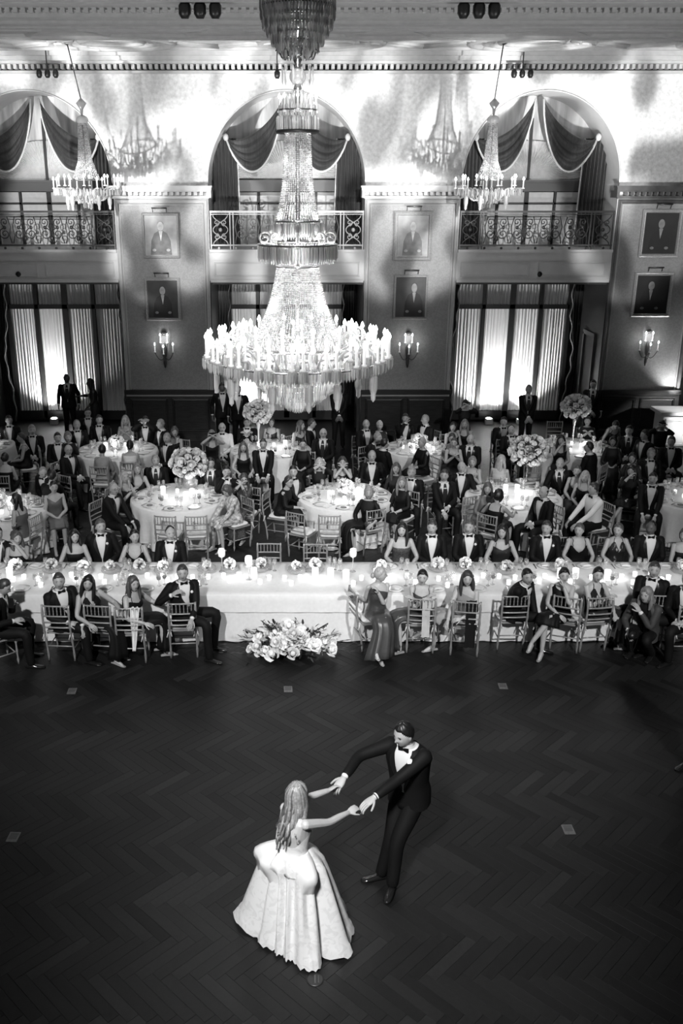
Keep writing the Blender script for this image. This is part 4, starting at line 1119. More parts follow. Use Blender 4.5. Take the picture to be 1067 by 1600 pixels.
# empty chairs
for (px, py, z, yaw, lb) in ((259, 806, .9, 172, 'empty chair with pale cushion, left one before the left round table'), (306, 806, .9, 186, 'empty chair with pale cushion, right one before the left round table'),
    (464, 801, .9, 150, 'empty chair with pale cushion, left one before the table under the chandelier'), (515, 805, .9, 176, 'empty chair with pale cushion, right one before the table under the chandelier'),
    (420, 852, .9, 0, 'empty chair behind the head table, left of the pair'), (493, 853, .9, 0, 'empty chair behind the head table, right of the pair'),
    (868, 660, .9, 0, 'empty chair behind the far right table, beside the tall bouquet'), (831, 727, .9, 190, 'empty chair with its back to the camera right of the big bouquet')):
    p = at_z(px, py, z); a = math.radians(yaw); chair(p.x + math.sin(a) * .22, p.y - math.cos(a) * .22, yaw, lb)

# white panelled cabinet lit up at the right end of the wall
root = thing('panelled_cabinet', 'white panelled cabinet glowing at the right edge of the wall', 'cabinet', (9.93, 23.25, 0))
wp = M('white_paint', .6, .5)
r = MB(); r.span((-.62, -.3, .0), (.9, .3, .98)); r.build('body', wp, root)
r = MB(); r.span((-.72, -.38, .98), (1.0, .38, 1.06)); r.build('top', wp, root)
for k in range(2):
    r = MB(); frame_mb(r, -.56 + k * .66, .04 + k * .66, .16, .88, -.30, .07, .03); r.build('door', wp, root)
    r = MB(); r.ball((0.0 + k * .66 - .02, -.345, .5), .016, 6, 5); r.build('knob', brass, root)
spot('cabinet_fill', (10.9, 21.6, 1.8), (9.95, 23.3, .8), 420, 40, .6, .05)  # unseen lamp added at front right to brighten the cabinet
spot('uplight_beam', (10.02, 23.72, 1.12), (9.75, 24.1, 2.3), 120, 80, .8, .04)
# ------------------------------------------------------------------ people
def V3(*a): return np.array(a, float)
def unit(v): return v / (np.linalg.norm(v) + 1e-9)
def cat(P, n):
    """Catmull-Rom through P (k,m), n samples per span"""
    P = np.asarray(P, float); Q = np.vstack([2 * P[0] - P[1], P, 2 * P[-1] - P[-2]]); out = []
    for i in range(1, len(Q) - 2):
        for t in np.arange(n) / n:
            a, b, c, d = Q[i - 1], Q[i], Q[i + 1], Q[i + 2]
            out.append(.5 * (2 * b + (c - a) * t + (2 * a - 5 * b + 4 * c - d) * t * t + (3 * b - a - 3 * c + d) * t ** 3))
    out.append(P[-1]); return np.array(out)
def limb(mb, P, r, n=9, sub=3, mi=0, flat=None):
    A = cat(np.column_stack([np.array(P, float), np.array(r, float)]), sub)
    # rounded ends
    a, b = A[0], A[-1]
    d0 = unit(A[0, :3] - A[1, :3]); d1 = unit(A[-1, :3] - A[-2, :3])
    pre = [np.append(a[:3] + d0 * a[3] * .75, a[3] * .35), np.append(a[:3] + d0 * a[3] * .45, a[3] * .8)]
    post = [np.append(b[:3] + d1 * b[3] * .45, b[3] * .8), np.append(b[:3] + d1 * b[3] * .75, b[3] * .35)]
    A = np.vstack([pre, A, post]); mb.tube(A[:, :3], np.maximum(A[:, 3], .002), n, mi, True, flat)
def ik(s, w_, l1, l2, pole):
    d = w_ - s; L_ = np.linalg.norm(d); L2 = min(max(L_, abs(l1 - l2) + .02), l1 + l2 - .004); u = unit(d); w_ = s + u * L2
    a = (l1 * l1 - l2 * l2 + L2 * L2) / (2 * L2); h = math.sqrt(max(0, l1 * l1 - a * a))
    p = pole - u * np.dot(pole, u); return s + u * a + unit(p) * h, w_
def hand(mb, wrist, d, nrm, side, curl=.5, sc=1.0, mi=0, hi=False, spread=.0):
    """palm with four unequal fingers and a side thumb; d: finger direction, nrm: back-of-hand normal, side: +1 left hand"""
    d = unit(d); nrm = unit(nrm - d * np.dot(nrm, d)); lat = np.cross(nrm, d) * side   # toward the thumb
    S = sc; n = 8 if hi else 6
    R = []; t = np.arange(10) * 2 * math.pi / 10
    for f, wd, th in ((-.015, .024, .02), (.01, .030, .018), (.045, .040, .016), (.075, .042, .013), (.092, .038, .011)):
        c = wrist + d * f * S; R.append(c + S * (wd * np.outer(np.cos(t), lat) + th * np.outer(np.sin(t), nrm)))
    mb.rings(R, mi)
    kn = wrist + d * .086 * S
    for k, (o, l) in enumerate(((.030, .070), (.010, .080), (-.010, .074), (-.029, .058))):
        b = kn + lat * o * S; P = [b]; dd = unit(d + lat * (o * 6 * spread)); cur = b
        for j, fl in enumerate((.45, .33, .25)):
            ang = curl * (.55 + .5 * j); dd = unit(dd * math.cos(ang) - nrm * math.sin(ang)); cur = cur + dd * l * fl * S * 1.25; P.append(cur)
        limb(mb, P, [.0095 * S, .009 * S, .0085 * S, .007 * S], n, 2 if hi else 1, mi)
    b = wrist + d * .025 * S + lat * .028 * S; dd = unit(d * .75 + lat * .75 - nrm * .25)
    P = [b, b + dd * .035 * S, b + dd * .035 * S + unit(dd + d * .7 - nrm * .4 * curl) * .032 * S, b + dd * .035 * S + unit(dd + d * .8 - nrm * .5 * curl) * .056 * S]
    limb(mb, P, [.012 * S, .011 * S, .010 * S, .008 * S], n, 2 if hi else 1, mi)

def head_dirs(nu, nv):
    t = np.arange(nu) * 2 * math.pi / nu; out = []
    for i in range(nv + 1):
        a = -math.pi / 2 + math.pi * i / nv; c = max(math.cos(a), .03)
        out.append(np.stack([np.sin(t) * c, np.cos(t) * c, np.full(nu, math.sin(a))], 1))
    return np.array(out)           # (nv+1,nu,3): x lateral, y forward, z up
def head_shape(D, fem):
    x, y, z = D[..., 0], D[..., 1], D[..., 2]
    lo = np.clip(-z, 0, 1)
    X = x * .078 * (1 - (.30 if fem else .20) * lo ** 1.6) * (1 + .04 * np.exp(-((z - .25) / .4) ** 2))
    Y = y * np.where(y > 0, .092, .098) ; Y = np.where(y < 0, Y * (1 - .42 * lo), Y * (1 - .05 * lo)) + .012 * lo ** 2
    Z = z * .114
    fr = (y > 0) * np.clip(y * 1.6, 0, 1)
    g = lambda x0, z0, sx, sz: np.exp(-((np.abs(x) - x0) / sx) ** 2 - ((z - z0) / sz) ** 2) * fr
    Y = Y + .024 * g(0, -.20, .13, .13) + .012 * g(0, .02, .10, .20) - .012 * g(.40, .06, .20, .10) + .006 * g(.36, .24, .30, .08) + .006 * g(0, -.52, .25, .08) - .004 * g(0, -.41, .2, .04) + .010 * g(0, -.86, .35, .16) + .004 * g(.55, -.2, .2, .2)
    return np.stack([X, Y, Z], -1)
def frame(yaw, pitch=0, roll=0):
    """columns: lateral (person's left), forward, up.  yaw 0 faces the camera (-Y), + turns to image right"""
    a = math.radians(yaw); f = V3(math.sin(a), -math.cos(a), 0); l = V3(math.cos(a), math.sin(a), 0); u = V3(0, 0, 1.)
    p = math.radians(pitch); f2 = f * math.cos(p) - u * math.sin(p); u2 = u * math.cos(p) + f * math.sin(p)
    r = math.radians(roll); l2 = l * math.cos(r) + u2 * math.sin(r); u3 = u2 * math.cos(r) - l * math.sin(r)
    return np.stack([l2, f2, u3], 1)
def add_head(mb, c, Fm, fem, sc=1.0, hi=False, glasses=False):
    nu, nv = (40, 30) if hi else (22, 18)
    D = head_dirs(nu, nv); H = head_shape(D, fem) * sc
    W = H @ Fm.T + c
    R = [W[i] for i in range(nv + 1)]; k0 = len(mb.m); mb.rings(R, 0)
    # lips get their own slot
    x, z, y = D[..., 0], D[..., 2], D[..., 1]; q = k0
    for i in range(nv):
        for j in range(nu):
            zz = (z[i, j] + z[i + 1, j]) / 2; xx = (x[i, j] + x[i, (j + 1) % nu]) / 2
            if y[i, j] > 0 and -.58 < zz < -.40 and abs(xx) < .26: mb.m[q] = 2
            q += 1
    T = lambda p: (np.array(p) * sc) @ Fm.T + c
    for s in (-1, 1):
        mb.ball(T((s * .030, .0785, .010)), np.array((.0125, .006, .0055)) * sc, 8, 5, 1, Fm)           # eye
        mb.tube([T((s * .014, .0895, .026)), T((s * .030, .0885, .031)), T((s * .046, .078, .026))], [.002 * sc, .0030 * sc, .0018 * sc], 5, 1)   # brow
        mb.ball(T((s * .0745, -.004, -.008)), np.array((.010, .020, .030)) * sc, 7, 5, 0, Fm)            # ear
def hair_mesh(style, Fm, c, fem, sc, seed, hi=False):
    mb = MB(); nu, nv = (40, 28) if hi else (24, 18)
    D = head_dirs(nu, nv); x, y, z = D[..., 0], D[..., 1], D[..., 2]
    H = head_shape(D, fem) * sc; r_ = np.random.default_rng(seed)
    ang = np.arctan2(np.abs(x), y)      # 0 front .. pi back
    if style in ('short', 'curly', 'pixie', 'fringe', 'bun', 'up', 'long', 'bob', 'wavy', 'pony'):
        fl = {'short': .60, 'fringe': .45}.get(style, .58)
        line = np.interp(ang, [0, .55, .95, 1.35, 1.75, 2.3, math.pi], [fl, fl - .02, .42, .05 if style != 'short' else .12, -.25, -.55, -.62])
        if style == 'fringe': line = np.interp(ang, [0, .6, 1.0, 1.5, 2.0, math.pi], [.98, .95, .8, .1, -.45, -.6])
        if style in ('bob', 'curly', 'wavy', 'long'): line = np.interp(ang, [0, .5, .85, 1.1, 1.4, math.pi], [fl, fl - .08, .25, -.75, -.95, -1.0])
        cover = z > line
        th = {'short': 1.055, 'fringe': 1.035, 'curly': 1.20, 'bob': 1.16, 'wavy': 1.17, 'long': 1.13, 'pixie': 1.10}.get(style, 1.08)
        wob = 1 + (.05 if style in ('curly', 'wavy') else .018) * np.sin(9 * ang + 7 * z + seed) + r_.normal(size=z.shape) * (.016 if style == 'curly' else .006)
        lift = np.clip((z + .3), 0, 1) * .012 * sc
        K = np.where(cover, th, .86)[..., None] * np.where(cover, wob, 1)[..., None]
        G = H * K; G[..., 2] += np.where(cover, lift, 0)
        W = G @ Fm.T + c; mb.rings([W[i] for i in range(nv + 1)], 0)
    T = lambda p: (np.array(p) * sc) @ Fm.T + c
    if style in ('long', 'wavy'):
        L_ = .40 if style == 'long' else .32; n = 14; t = np.arange(n) * 2 * math.pi / n; R = []; m = 9
        for i in range(m):
            f = i / (m - 1); wd = np.interp(f, [0, .25, .6, 1], [.060, .092, .100, .055]); dp = np.interp(f, [0, .25, 1], [.04, .042, .028])
            cy = -.055 - .035 * math.sin(f * math.pi * .7); cz = .06 - f * (L_ + .06)
            w1 = 1 + .10 * np.sin(t * 4 + f * 9 + seed)
            P = np.stack([wd * np.cos(t) * w1, cy + dp * np.sin(t) * w1, np.full(n, cz)], 1); R.append(P)
        R = [(P * sc) @ (np.stack([Fm[:, 0], Fm[:, 1], .55 * Fm[:, 2] + .45 * V3(0, 0, 1)], 1)).T + c for P in R]
        mb.rings(R, 0)
        for s in (-1, 1):
            limb(mb, [T((s * .070, -.01, .05)), T((s * .088, .005, -.06)), T((s * .092, .015, -.16)), T((s * .085, .03, -.27 if style == 'long' else -.20))], [.024, .030, .028, .014], 7, 2, 0)
    if style in ('bun', 'up'): mb.ball(T((0, -.115, .04 if style == 'bun' else -.02)), np.array((.045, .038, .045)) * sc, 10, 7, 0, Fm)
    if style == 'pony': limb(mb, [T((0, -.10, .05)), T((0, -.14, -.02)), T((0, -.12, -.14)), T((0, -.10, -.24))], [.025, .035, .03, .01], 8, 2, 0)
    if style == 'bald':
        line = (z > np.interp(ang, [0, 1.2, 1.6, 2.2, math.pi], [2, 2, -.15, -.45, -.5])) & (z < .35)
        G = H * np.where(line, 1.04, .86)[..., None]; W = G @ Fm.T + c; mb.rings([W[i] for i in range(nv + 1)], 0)
    return mb

MALE = [(-.22, .182, .135), (0, .178, .13), (.25, .166, .118), (.5, .180, .126), (.68, .195, .128), (.82, .200, .112), (.90, .165, .09), (.96, .095, .07), (1.0, .062, .06)]
FEM = [(-.22, .180, .135), (0, .172, .125), (.28, .130, .098), (.45, .142, .108), (.62, .152, .128), (.74, .158, .108), (.85, .165, .085), (.93, .115, .065), (.97, .062, .05), (1.0, .048, .048)]
class Body:
    """skeleton and torso surface of a posed figure, in metres around the floor point under the pelvis"""
    def __init__(s, fem, sc, hz, yaw, tw=0, lean=0, side=0, hip=None):
        s.fem, s.sc = fem, sc; s.P = V3(0, 0, hz)
        s.Fh = frame(yaw); s.yaw = yaw; s.tw = tw
        Fc = frame(yaw + tw); a, b = math.radians(lean), math.radians(side)
        s.sp = unit(V3(0, 0, 1) + Fc[:, 1] * math.tan(a) + Fc[:, 0] * math.tan(b)); s.Fc = Fc
        s.L = .54 * sc; s.prof = np.array(FEM if fem else MALE)
    def ax(s, h):
        F_ = frame(s.yaw + s.tw * min(1, max(0, h) / .6)); u = s.sp; l = unit(F_[:, 0] - u * np.dot(F_[:, 0], u) * max(0, min(1, h * 2))); f = unit(np.cross(u, l)) * -1
        if np.dot(f, F_[:, 1]) < 0: f = -f
        return l, f
    def at(s, h): return s.P + s.sp * (h * s.L) if h > 0 else s.P + V3(0, 0, h * s.L)
    def ring(s, h, off=0.0, n=20, a0=0, a1=2 * math.pi):
        wd = np.interp(h, s.prof[:, 0], s.prof[:, 1]) * s.sc + off; dp = np.interp(h, s.prof[:, 0], s.prof[:, 2]) * s.sc + off
        l, f = s.ax(h); c = s.at(h)
        a = np.linspace(a0, a1, n + 1)[:-1] if abs(a1 - a0 - 2 * math.pi) < 1e-6 else np.linspace(a0, a1, n)
        sa, ca = np.sin(a), np.cos(a); ex = .82
        b = np.zeros(len(a))
        if s.fem: b = .020 * s.sc * np.exp(-((h - .60) / .09) ** 2) * (np.exp(-((a - .45) / .38) ** 2) + np.exp(-((a + .45) / .38) ** 2) + np.exp(-((a - 2 * math.pi + .45) / .38) ** 2))
        fr = 1.0
        return c + np.outer(np.sign(sa) * np.abs(sa) ** ex * wd, l) + np.outer(np.sign(ca) * np.abs(ca) ** ex * dp + b, f)
    def sur(s, h, a, off):
        return s.ring(h, off, 2, a, a + 1e-3)[0]
    def shoulder(s, sd):
        l, f = s.ax(.85); return s.at(.855) + l * sd * (.150 if s.fem else .178) * s.sc
SKINS = {}
def skin(v):
    k = int(v * 100)
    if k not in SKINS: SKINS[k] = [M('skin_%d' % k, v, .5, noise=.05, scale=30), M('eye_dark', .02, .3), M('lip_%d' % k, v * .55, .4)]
    return SKINS[k]
HAIRV = {'k': .010, 'b': .035, 'm': .07, 'l': .17, 'y': .32, 'g': .24, 'w': .45}
CLOTH = {}
def cloth(code):
    if code in CLOTH: return CLOTH[code]
    d = {'black': (.006, .6, 0), 'tux': (.0045, .7, 0), 'satin': (.045, .28, 0), 'grey': (.10, .5, 0), 'light': (.42, .7, 0), 'white': (.68, .8, 0), 'dark': (.020, .5, 0), 'sequin': (.06, .22, .8), 'pale': (.25, .6, 0), 'floral': (.40, .7, 0), 'leather': (.02, .2, 0)}[code]
    CLOTH[code] = M('cloth_' + code, d[0], d[1], noise=.7 if code in ('sequin', 'floral') else .12, scale=70 if code == 'sequin' else (18 if code == 'floral' else 8), spec=.2 if code in ('tux', 'black', 'dark') else .5)
    return CLOTH[code]
shirtm = M('dress_shirt', .68, .7)
shoem = M('patent_leather', .010, .10, spec=.8)
ARM = {'lap': (.04, .30, .13), 'knee': (.12, .44, .10), 'clap': (.015, .27, .42), 'mouth': (.015, .20, .60), 'chin': (.02, .20, .58), 'phone': (.045, .27, .70), 'side': (.27, .03, -.04), 'table': (.16, .45, .30),
       'cross': (-.10, .25, .33), 'rest': (.14, .34, .16), 'back': (.40, -.12, .30), 'clasp': (.01, .26, .02), 'out': (.30, .36, .28), 'face': (.03, .18, .66), 'elbow': (.22, .30, .26), 'chest': (-.06, .17, .44), 'low': (.17, .22, .02), 'over': (.30, .28, .42)}
PEOPLE = {}
def person(key, px, py, sex, label, yaw=0, look=None, tw=0, lean=4, side=0, arms=('lap', 'lap'), hair='short', hc='b', dress='black', neck='tank', skirt='long', tie='bow', stand=False, sk=.36, chair_yaw=None, seat=True,
           hz=None, sc=None, bout=False, pitch=-2, coat=True, glasses=False, hi=False, group=None, cross=False, roll=0, phone=False, legs=None, headz=None, chair_off=(0, 0), wrists=None, grips=None, bout_sc=1.0, feet=None, armk=1.0):
    fem = sex == 'w'; sc = sc or (.93 if fem else 1.0)
    hz = hz if hz is not None else ((.93 if stand else .555) * (sc if stand else 1))
    B = Body(fem, sc, hz, yaw, tw, lean, side)
    hc0 = B.at(1.0); la, fa = B.ax(1.0)
    # head looks toward the dancing couple unless told otherwise
    neck_top = hc0 + B.sp * .034 * sc + fa * .014
    zh = neck_top[2] + .10 * sc
    hp = at_z(px, py, zh)
    if look is None:
        look = math.degrees(math.atan2(.2 - hp.x, hp.y - 7.2)); dl = look - (yaw + tw); dl = (dl + 180) % 360 - 180; look = yaw + tw + max(-70, min(70, dl))
    Fm = frame(look, pitch, roll)
    hcen = neck_top + Fm[:, 2] * .095 * sc + Fm[:, 1] * .022 * sc
    hp = at_z(px, py, hcen[2])
    loc = (hp.x - hcen[0], hp.y - hcen[1], 0)
    if callable(legs): legs = legs(np.array(loc))
    root = thing('person', label, 'person', loc, 0, group)
    PEOPLE[key] = (loc, B, root)
    body = MB()
    add_head(body, hcen, Fm, fem, sc, hi, glasses)
    limb(body, [hc0 - B.sp * .05, hc0 + B.sp * .02, neck_top + Fm[:, 2] * .02], [.052 * sc if fem else .060, .046 * sc if fem else .056, .048 * sc if fem else .056], 10, 2)
    if fem or hi: body.rings([B.ring(h) for h in np.linspace(-.1, .985, 16)])
    else: body.rings([B.ring(h, -.012) for h in (.45, .7, .85, .95, 1.0)])
    # arms
    S = []; l1, l2 = .295 * sc * armk, .265 * sc * armk
    for i, sd in ((0, -1), (1, 1)):       # right arm, left arm
        sh = B.shoulder(sd); tg = arms[i]
        o = ARM[tg] if isinstance(tg, str) else tg
        l, f = B.ax(.7)
        w_ = B.P + l * sd * o[0] + f * o[1] + V3(0, 0, o[2]) * (sc if fem else 1) if o[1] is not None else None
        pole = l * sd * .7 - f * .35 - V3(0, 0, .75)
        if wrists is not None: w_ = np.array(wrists[i]) - np.array(loc); pole = l * sd * .5 - V3(0, 0, .9)
        if tg in ('side',): pole = -f + l * sd * .3
        el, w_ = ik(sh, w_, l1, l2, pole)
        S.append((sh, el, w_, l, f, sd))
        rad = [.048, .043, .036, .034, .025] if fem else [.036, .042, .038, .034, .028]
        limb(body, [sh, (sh + el) / 2, el, (el + w_) / 2, w_], [x * sc for x in rad], 9, 3)
        fd = unit(w_ - el); up = V3(0, 0, 1)
        nrm = unit(up + f * .4 + l * sd * .5) if abs(fd[2]) < .8 else unit(l * sd + f * .3)
        if grips: hand(body, w_ + fd * .012, np.array(grips[i][0]), np.array(grips[i][1]), sd, grips[i][2], sc * (.92 if fem else 1.0), hi=hi)
        else: hand(body, w_ + fd * .012, unit(fd + (0 if tg != 'lap' else -l * sd * .5)), nrm, sd, .55, sc * (.92 if fem else 1.0), hi=hi)
    # legs
    kn = []; lh, fh = B.Fh[:, 0], B.Fh[:, 1]
    for sd in (-1, 1):
        hp_ = B.P + lh * sd * .085 * sc + V3(0, 0, -.02)
        if stand:
            k_ = hp_ * V3(1, 1, 0) + V3(0, 0, .49 * sc) + fh * .02 + lh * sd * .01; a_ = hp_ * V3(1, 1, 0) + V3(0, 0, .085) + lh * sd * .03 - fh * .02
            if legs: k_, a_ = (np.array(q) for q in legs[0 if sd < 0 else 1])
        else:
            spread = .10 if not fem else .02
            k_ = hp_ + fh * .43 * sc + lh * sd * spread + V3(0, 0, .0); a_ = k_ * V3(1, 1, 0) + V3(0, 0, .085) + fh * (.04 if sd < 0 else -.04)
            if cross and sd > 0: k_ = hp_ + fh * .42 + V3(0, 0, .10) - lh * .10; a_ = k_ - lh * .20 + fh * .16 + V3(0, 0, -.40 * sc)
            if legs: k_, a_ = (np.array(q) for q in legs[0 if sd < 0 else 1])
        kn.append((hp_, k_, a_))
    if fem:
        for sd, (h_, k_, a_) in zip((-1, 1), kn):
            limb(body, [h_, (h_ + k_) / 2, k_, k_ * .6 + a_ * .4, a_], [.075 * sc, .068 * sc, .052 * sc, .048 * sc, .030 * sc], 9, 3)
            d = unit(fh * (1 if stand else 1) + V3(0, 0, -.45)); limb(body, [a_ + V3(0, 0, -.015), a_ + d * .08 + V3(0, 0, -.01), a_ + d * .15 + V3(0, 0, -.012)], [.030, .030, .020], 7, 2)
    mats = skin(sk)
    body.build('body', mats, root)
    # shoes
    for si, (h_, k_, a_) in enumerate(kn):
        Ff = frame(feet[si]) if feet else B.Fh; fs, ls = Ff[:, 1], Ff[:, 0]
        sh_ = MB(); t = np.arange(10) * 2 * math.pi / 10; R = []
        base = np.array([a_[0], a_[1], max(0.0, a_[2] - .085)])
        for f_, wd, ht in ((-.075, .022, .05), (-.06, .034, .07), (0, .036, .075), (.07, .042, .05), (.13, .045, .036), (.18, .036, .028), (.20, .015, .016)):
            if fem: wd *= .75; ht *= .55
            c = base + fs * f_ * sc; hh = ht / 2
            R.append(c + np.outer(np.cos(t) * wd, ls) + np.outer(np.sin(t) * hh + hh, V3(0, 0, 1)))
        sh_.rings(R); sh_.build('shoe', shoem if not fem else cloth('pale'), root)
    if not fem:
        trm = cloth('tux') if coat != 'suit' else cloth('black')
        tr = MB()
        for sd, (h_, k_, a_) in zip((-1, 1), kn):
            limb(tr, [h_, (h_ + k_) / 2, k_, (k_ + a_) / 2, a_ + V3(0, 0, .0)], [.100 * sc, .088 * sc, .072 * sc, .062 * sc, .058 * sc], 11, 3)
        tr.rings([B.ring(h, .006) for h in np.linspace(-.22, .12, 5)]); tr.build('trousers', trm, root)
        sh_ = MB(); sh_.rings([B.ring(h, .004) for h in np.linspace(.05, .985, 12)], 0, (True, False))
        a = np.arange(16) * 2 * math.pi / 16
        ct = hc0 + B.sp * .01; sh_.rings([ct + np.outer(np.sin(a) * .064, la) + np.outer(np.cos(a) * .064, fa) - B.sp * .03, ct + np.outer(np.sin(a) * .061, la) + np.outer(np.cos(a) * .061, fa) + B.sp * .018], 0, (False, False))
        if not coat:
            for (s_, e_, w_, l, f, sd) in S: limb(sh_, [s_, (s_ + e_) / 2, e_, e_ * .3 + w_ * .7, w_], [.068, .060, .050, .042, .036], 10, 3)
        else:
            for (s_, e_, w_, l, f, sd) in S:
                d = unit(w_ - e_); cu_ = MB(); limb(cu_, [w_ - d * .07, w_ - d * .005], [.034, .034], 10, 2); cu_.build('cuff', shirtm, root)
        sh_.build('shirt', shirtm, root)
        if coat:
            jk = MB(); n = 24
            # jacket shell: open V at the front down to the button
            hs = np.linspace(-.20, .975, 17); G = []
            for h in hs:
                vw = float(np.interp(h, [-.2, .0, .16, .24, .55, .82, .94, .975], [.35, .14, .02, .02, .17, .26, .45, .8]))
                G.append(B.ring(h, .016 + .004 * (h < .1), n, vw, 2 * math.pi - vw))
            jk.grid(np.array(G))
            for (s_, e_, w_, l, f, sd) in S:
                d = unit(w_ - e_); limb(jk, [s_ - l * sd * .012, s_ * .55 + e_ * .45, e_, e_ * .45 + w_ * .55, w_ - d * .035], [.078 * sc, .064 * sc, .054 * sc, .047 * sc, .042 * sc], 11, 3)
            jo = jk.build('jacket', cloth('tux'), root)
            lp = MB()
            for sg in (-1, 1):
                rows = []
                for h in np.linspace(.20, .93, 9):
                    vw = float(np.interp(h, [.16, .24, .55, .82, .955], [.02, .02, .17, .26, .50])); wl = float(np.interp(h, [.2, .5, .72, .93], [.02, .20, .30, .10]))
                    aa = np.linspace(vw, vw + wl, 4) * sg; rows.append([B.sur(h, a_, .024) for a_ in aa])
                lp.grid(np.array(rows))
            lp.build('lapels', M('lapel_satin', .010, .3), jo)
            if bout:
                bo = MB(); bp = B.sur(.76, .34, .035); bo.ball(bp, .022 * bout_sc, 8, 6); bo.build('boutonniere', ROSES[0].materials[0], jo)
        if tie == 'bow':
            bt = MB(); c = B.sur(.985, 0, .020); 
            for sg in (-1, 1): bt.rings([c + la * sg * o + np.outer(np.array([-1, 1, 1, -1]) * hh, B.sp) + np.outer(np.array([-1, -1, 1, 1]) * .007, fa) for o, hh in ((.004, .010), (.03, .020), (.052, .023))], 0, (True, True), True, False)
            bt.box(c, (.014, .014, .016)); bt.build('bow_tie', cloth('black'), root)
        elif tie == 'long':
            bt = MB(); rows = []
            for h, wd in ((.97, .08), (.93, .12), (.7, .16), (.45, .20), (.30, .16), (.26, .02)): rows.append([B.sur(h, a_, .012) for a_ in np.linspace(-wd, wd, 4)])
            bt.grid(np.array(rows)); bt.build('necktie', cloth('dark') if coat else cloth('black'), root)
    else:
        dm = cloth(dress); dr = MB(); n = 28; a = np.linspace(0, 2 * math.pi, n + 1)
        ad = np.minimum(a, 2 * math.pi - a)      # 0 front .. pi back
        top = {'strapless': np.full(n + 1, .70), 'tank': np.interp(ad, [0, .5, 1.0, 1.5, 2.2, math.pi], [.70, .76, .80, .66, .74, .72]), 'v': np.interp(ad, [0, .45, .8, 1.3, 2.0, math.pi], [.52, .66, .76, .66, .66, .62]),
               'high': np.full(n + 1, .95), 'halter': np.interp(ad, [0, .3, .6, 1.0, 1.5, math.pi], [.62, .93, .82, .66, .58, .50]), 'one': np.interp(a, [0, 1.2, 2.2, math.pi, 4.4, 5.2, 2 * math.pi], [.80, .68, .68, .70, .84, .95, .80]), 'back': np.interp(ad, [0, .6, 1.2, 1.7, 2.3, math.pi], [.70, .72, .66, .55, .42, .37]), 'wrap': np.interp(ad, [0, .5, 1, 2, math.pi], [.70, .80, .86, .84, .82])}[neck]
        m = 12; G = np.zeros((m + 1, n + 1, 3))
        for i in range(m + 1):
            for j in range(n + 1):
                h = -.15 + (top[j] + .15) * i / m; G[i, j] = B.sur(h, a[j] if j < n else 0.0, .009)
        dr.grid(G)
        if neck in ('tank', 'v', 'halter'):
            for sg in (-1, 1):
                a_ = .62 * sg; P = [B.sur(.72, a_, .008), B.sur(.82, a_ * 1.05, .008), B.sur(.905, a_ * 1.2, .010)]
                if neck == 'halter': P = [B.sur(.72, a_ * .7, .010), B.sur(.88, a_ * .7, .010), B.sur(.96, a_ * 1.2, .012), B.sur(.97, 3.0 * sg, .012)]
                else: P += [B.sur(.90, math.pi * sg * .72, .010), B.sur(.74, math.pi * sg * .75, .009)]
                dr.tube(cat(P, 3), .010, 6, 0, True, .4)
        if neck == 'high' or dress == 'floral':
            for (s_, e_, w_, l, f, sd) in S: limb(dr, [s_ - l * sd * .02, (s_ + e_) / 2, e_, e_ * .5 + w_ * .5] + ([w_] if dress in ('floral', 'light') else []), [.060 * sc, .053 * sc, .047 * sc, .042 * sc] + ([.036] if dress in ('floral', 'light') else []), 10, 3)
        # skirt
        k0, k1 = kn; kc = (k0[1] + k1[1]) / 2; ac = (k0[2] + k1[2]) / 2
        if stand: path = [B.P + V3(0, 0, .08), B.P + V3(0, 0, -.08), kc + V3(0, 0, .12), kc, ac * V3(1, 1, 0) + V3(0, 0, .06)]; ws = [.150, .185, .185, .18, .24]; ds = [.115, .14, .15, .15, .20]
        else: path = [B.P + V3(0, 0, .09) - fh * .02, B.P + V3(0, 0, -.0) + fh * .03, B.P + fh * .20 + V3(0, 0, .005), kc + V3(0, 0, .03) - fh * .02, kc + fh * .06 - V3(0, 0, .10), ac * V3(1, 1, 0) + fh * .06 + V3(0, 0, .12)]; ws = [.150, .195, .185, .165, .17, .22]; ds = [.115, .125, .105, .085, .10, .14]
        if skirt == 'none': path = path[:2]; ws = ws[:2]; ds = ds[:2]
        if skirt == 'short': path = path[:-1] if stand else path[:-2] + [kc + fh * .06 - V3(0, 0, .06)]; ws = ws[:len(path)]; ds = ds[:len(path)]
        A = cat(np.column_stack([path, np.array(ws) * sc, np.array(ds) * sc]), 4); R = []; t = np.arange(24) * 2 * math.pi / 24
        Tn = np.gradient(A[:, :3], axis=0)
        for i in range(len(A)):
            T_ = unit(Tn[i]); nn = unit(np.cross(lh, T_)); f_ = i / (len(A) - 1); fold = 1 + (.05 + .13 * f_) * f_ * np.sin(t * 7 + px)
            R.append(A[i, :3] + np.outer(np.cos(t) * A[i, 3] * fold, lh) + np.outer(np.sin(t) * A[i, 4] * fold, nn))
        dr.rings(R, 0, (True, True)); dr.build('dress', dm, root)
    if hair != 'none':
        hair_mesh(hair, Fm, hcen, fem, sc, abs(int(px)), hi).build('hair', M('hair_' + hc, HAIRV[hc], .42, noise=.35, scale=60, stretch=(1, 1, .2)), root)
    if glasses:
        g = MB(); T = lambda p: (np.array(p) * sc) @ Fm.T + hcen
        for s_ in (-1, 1):
            tt = np.linspace(0, 2 * math.pi, 13); g.tube([T((s_ * .031 + .021 * math.cos(q), .098, .008 + .015 * math.sin(q))) for q in tt], .0022, 4, cap=False); g.tube([T((s_ * .052, .096, .012)), T((s_ * .076, .02, .008))], .002, 4)
        g.tube([T((-.010, .1, .012)), T((.010, .1, .012))], .002, 4); g.build('eyeglasses', cloth('black'), root)
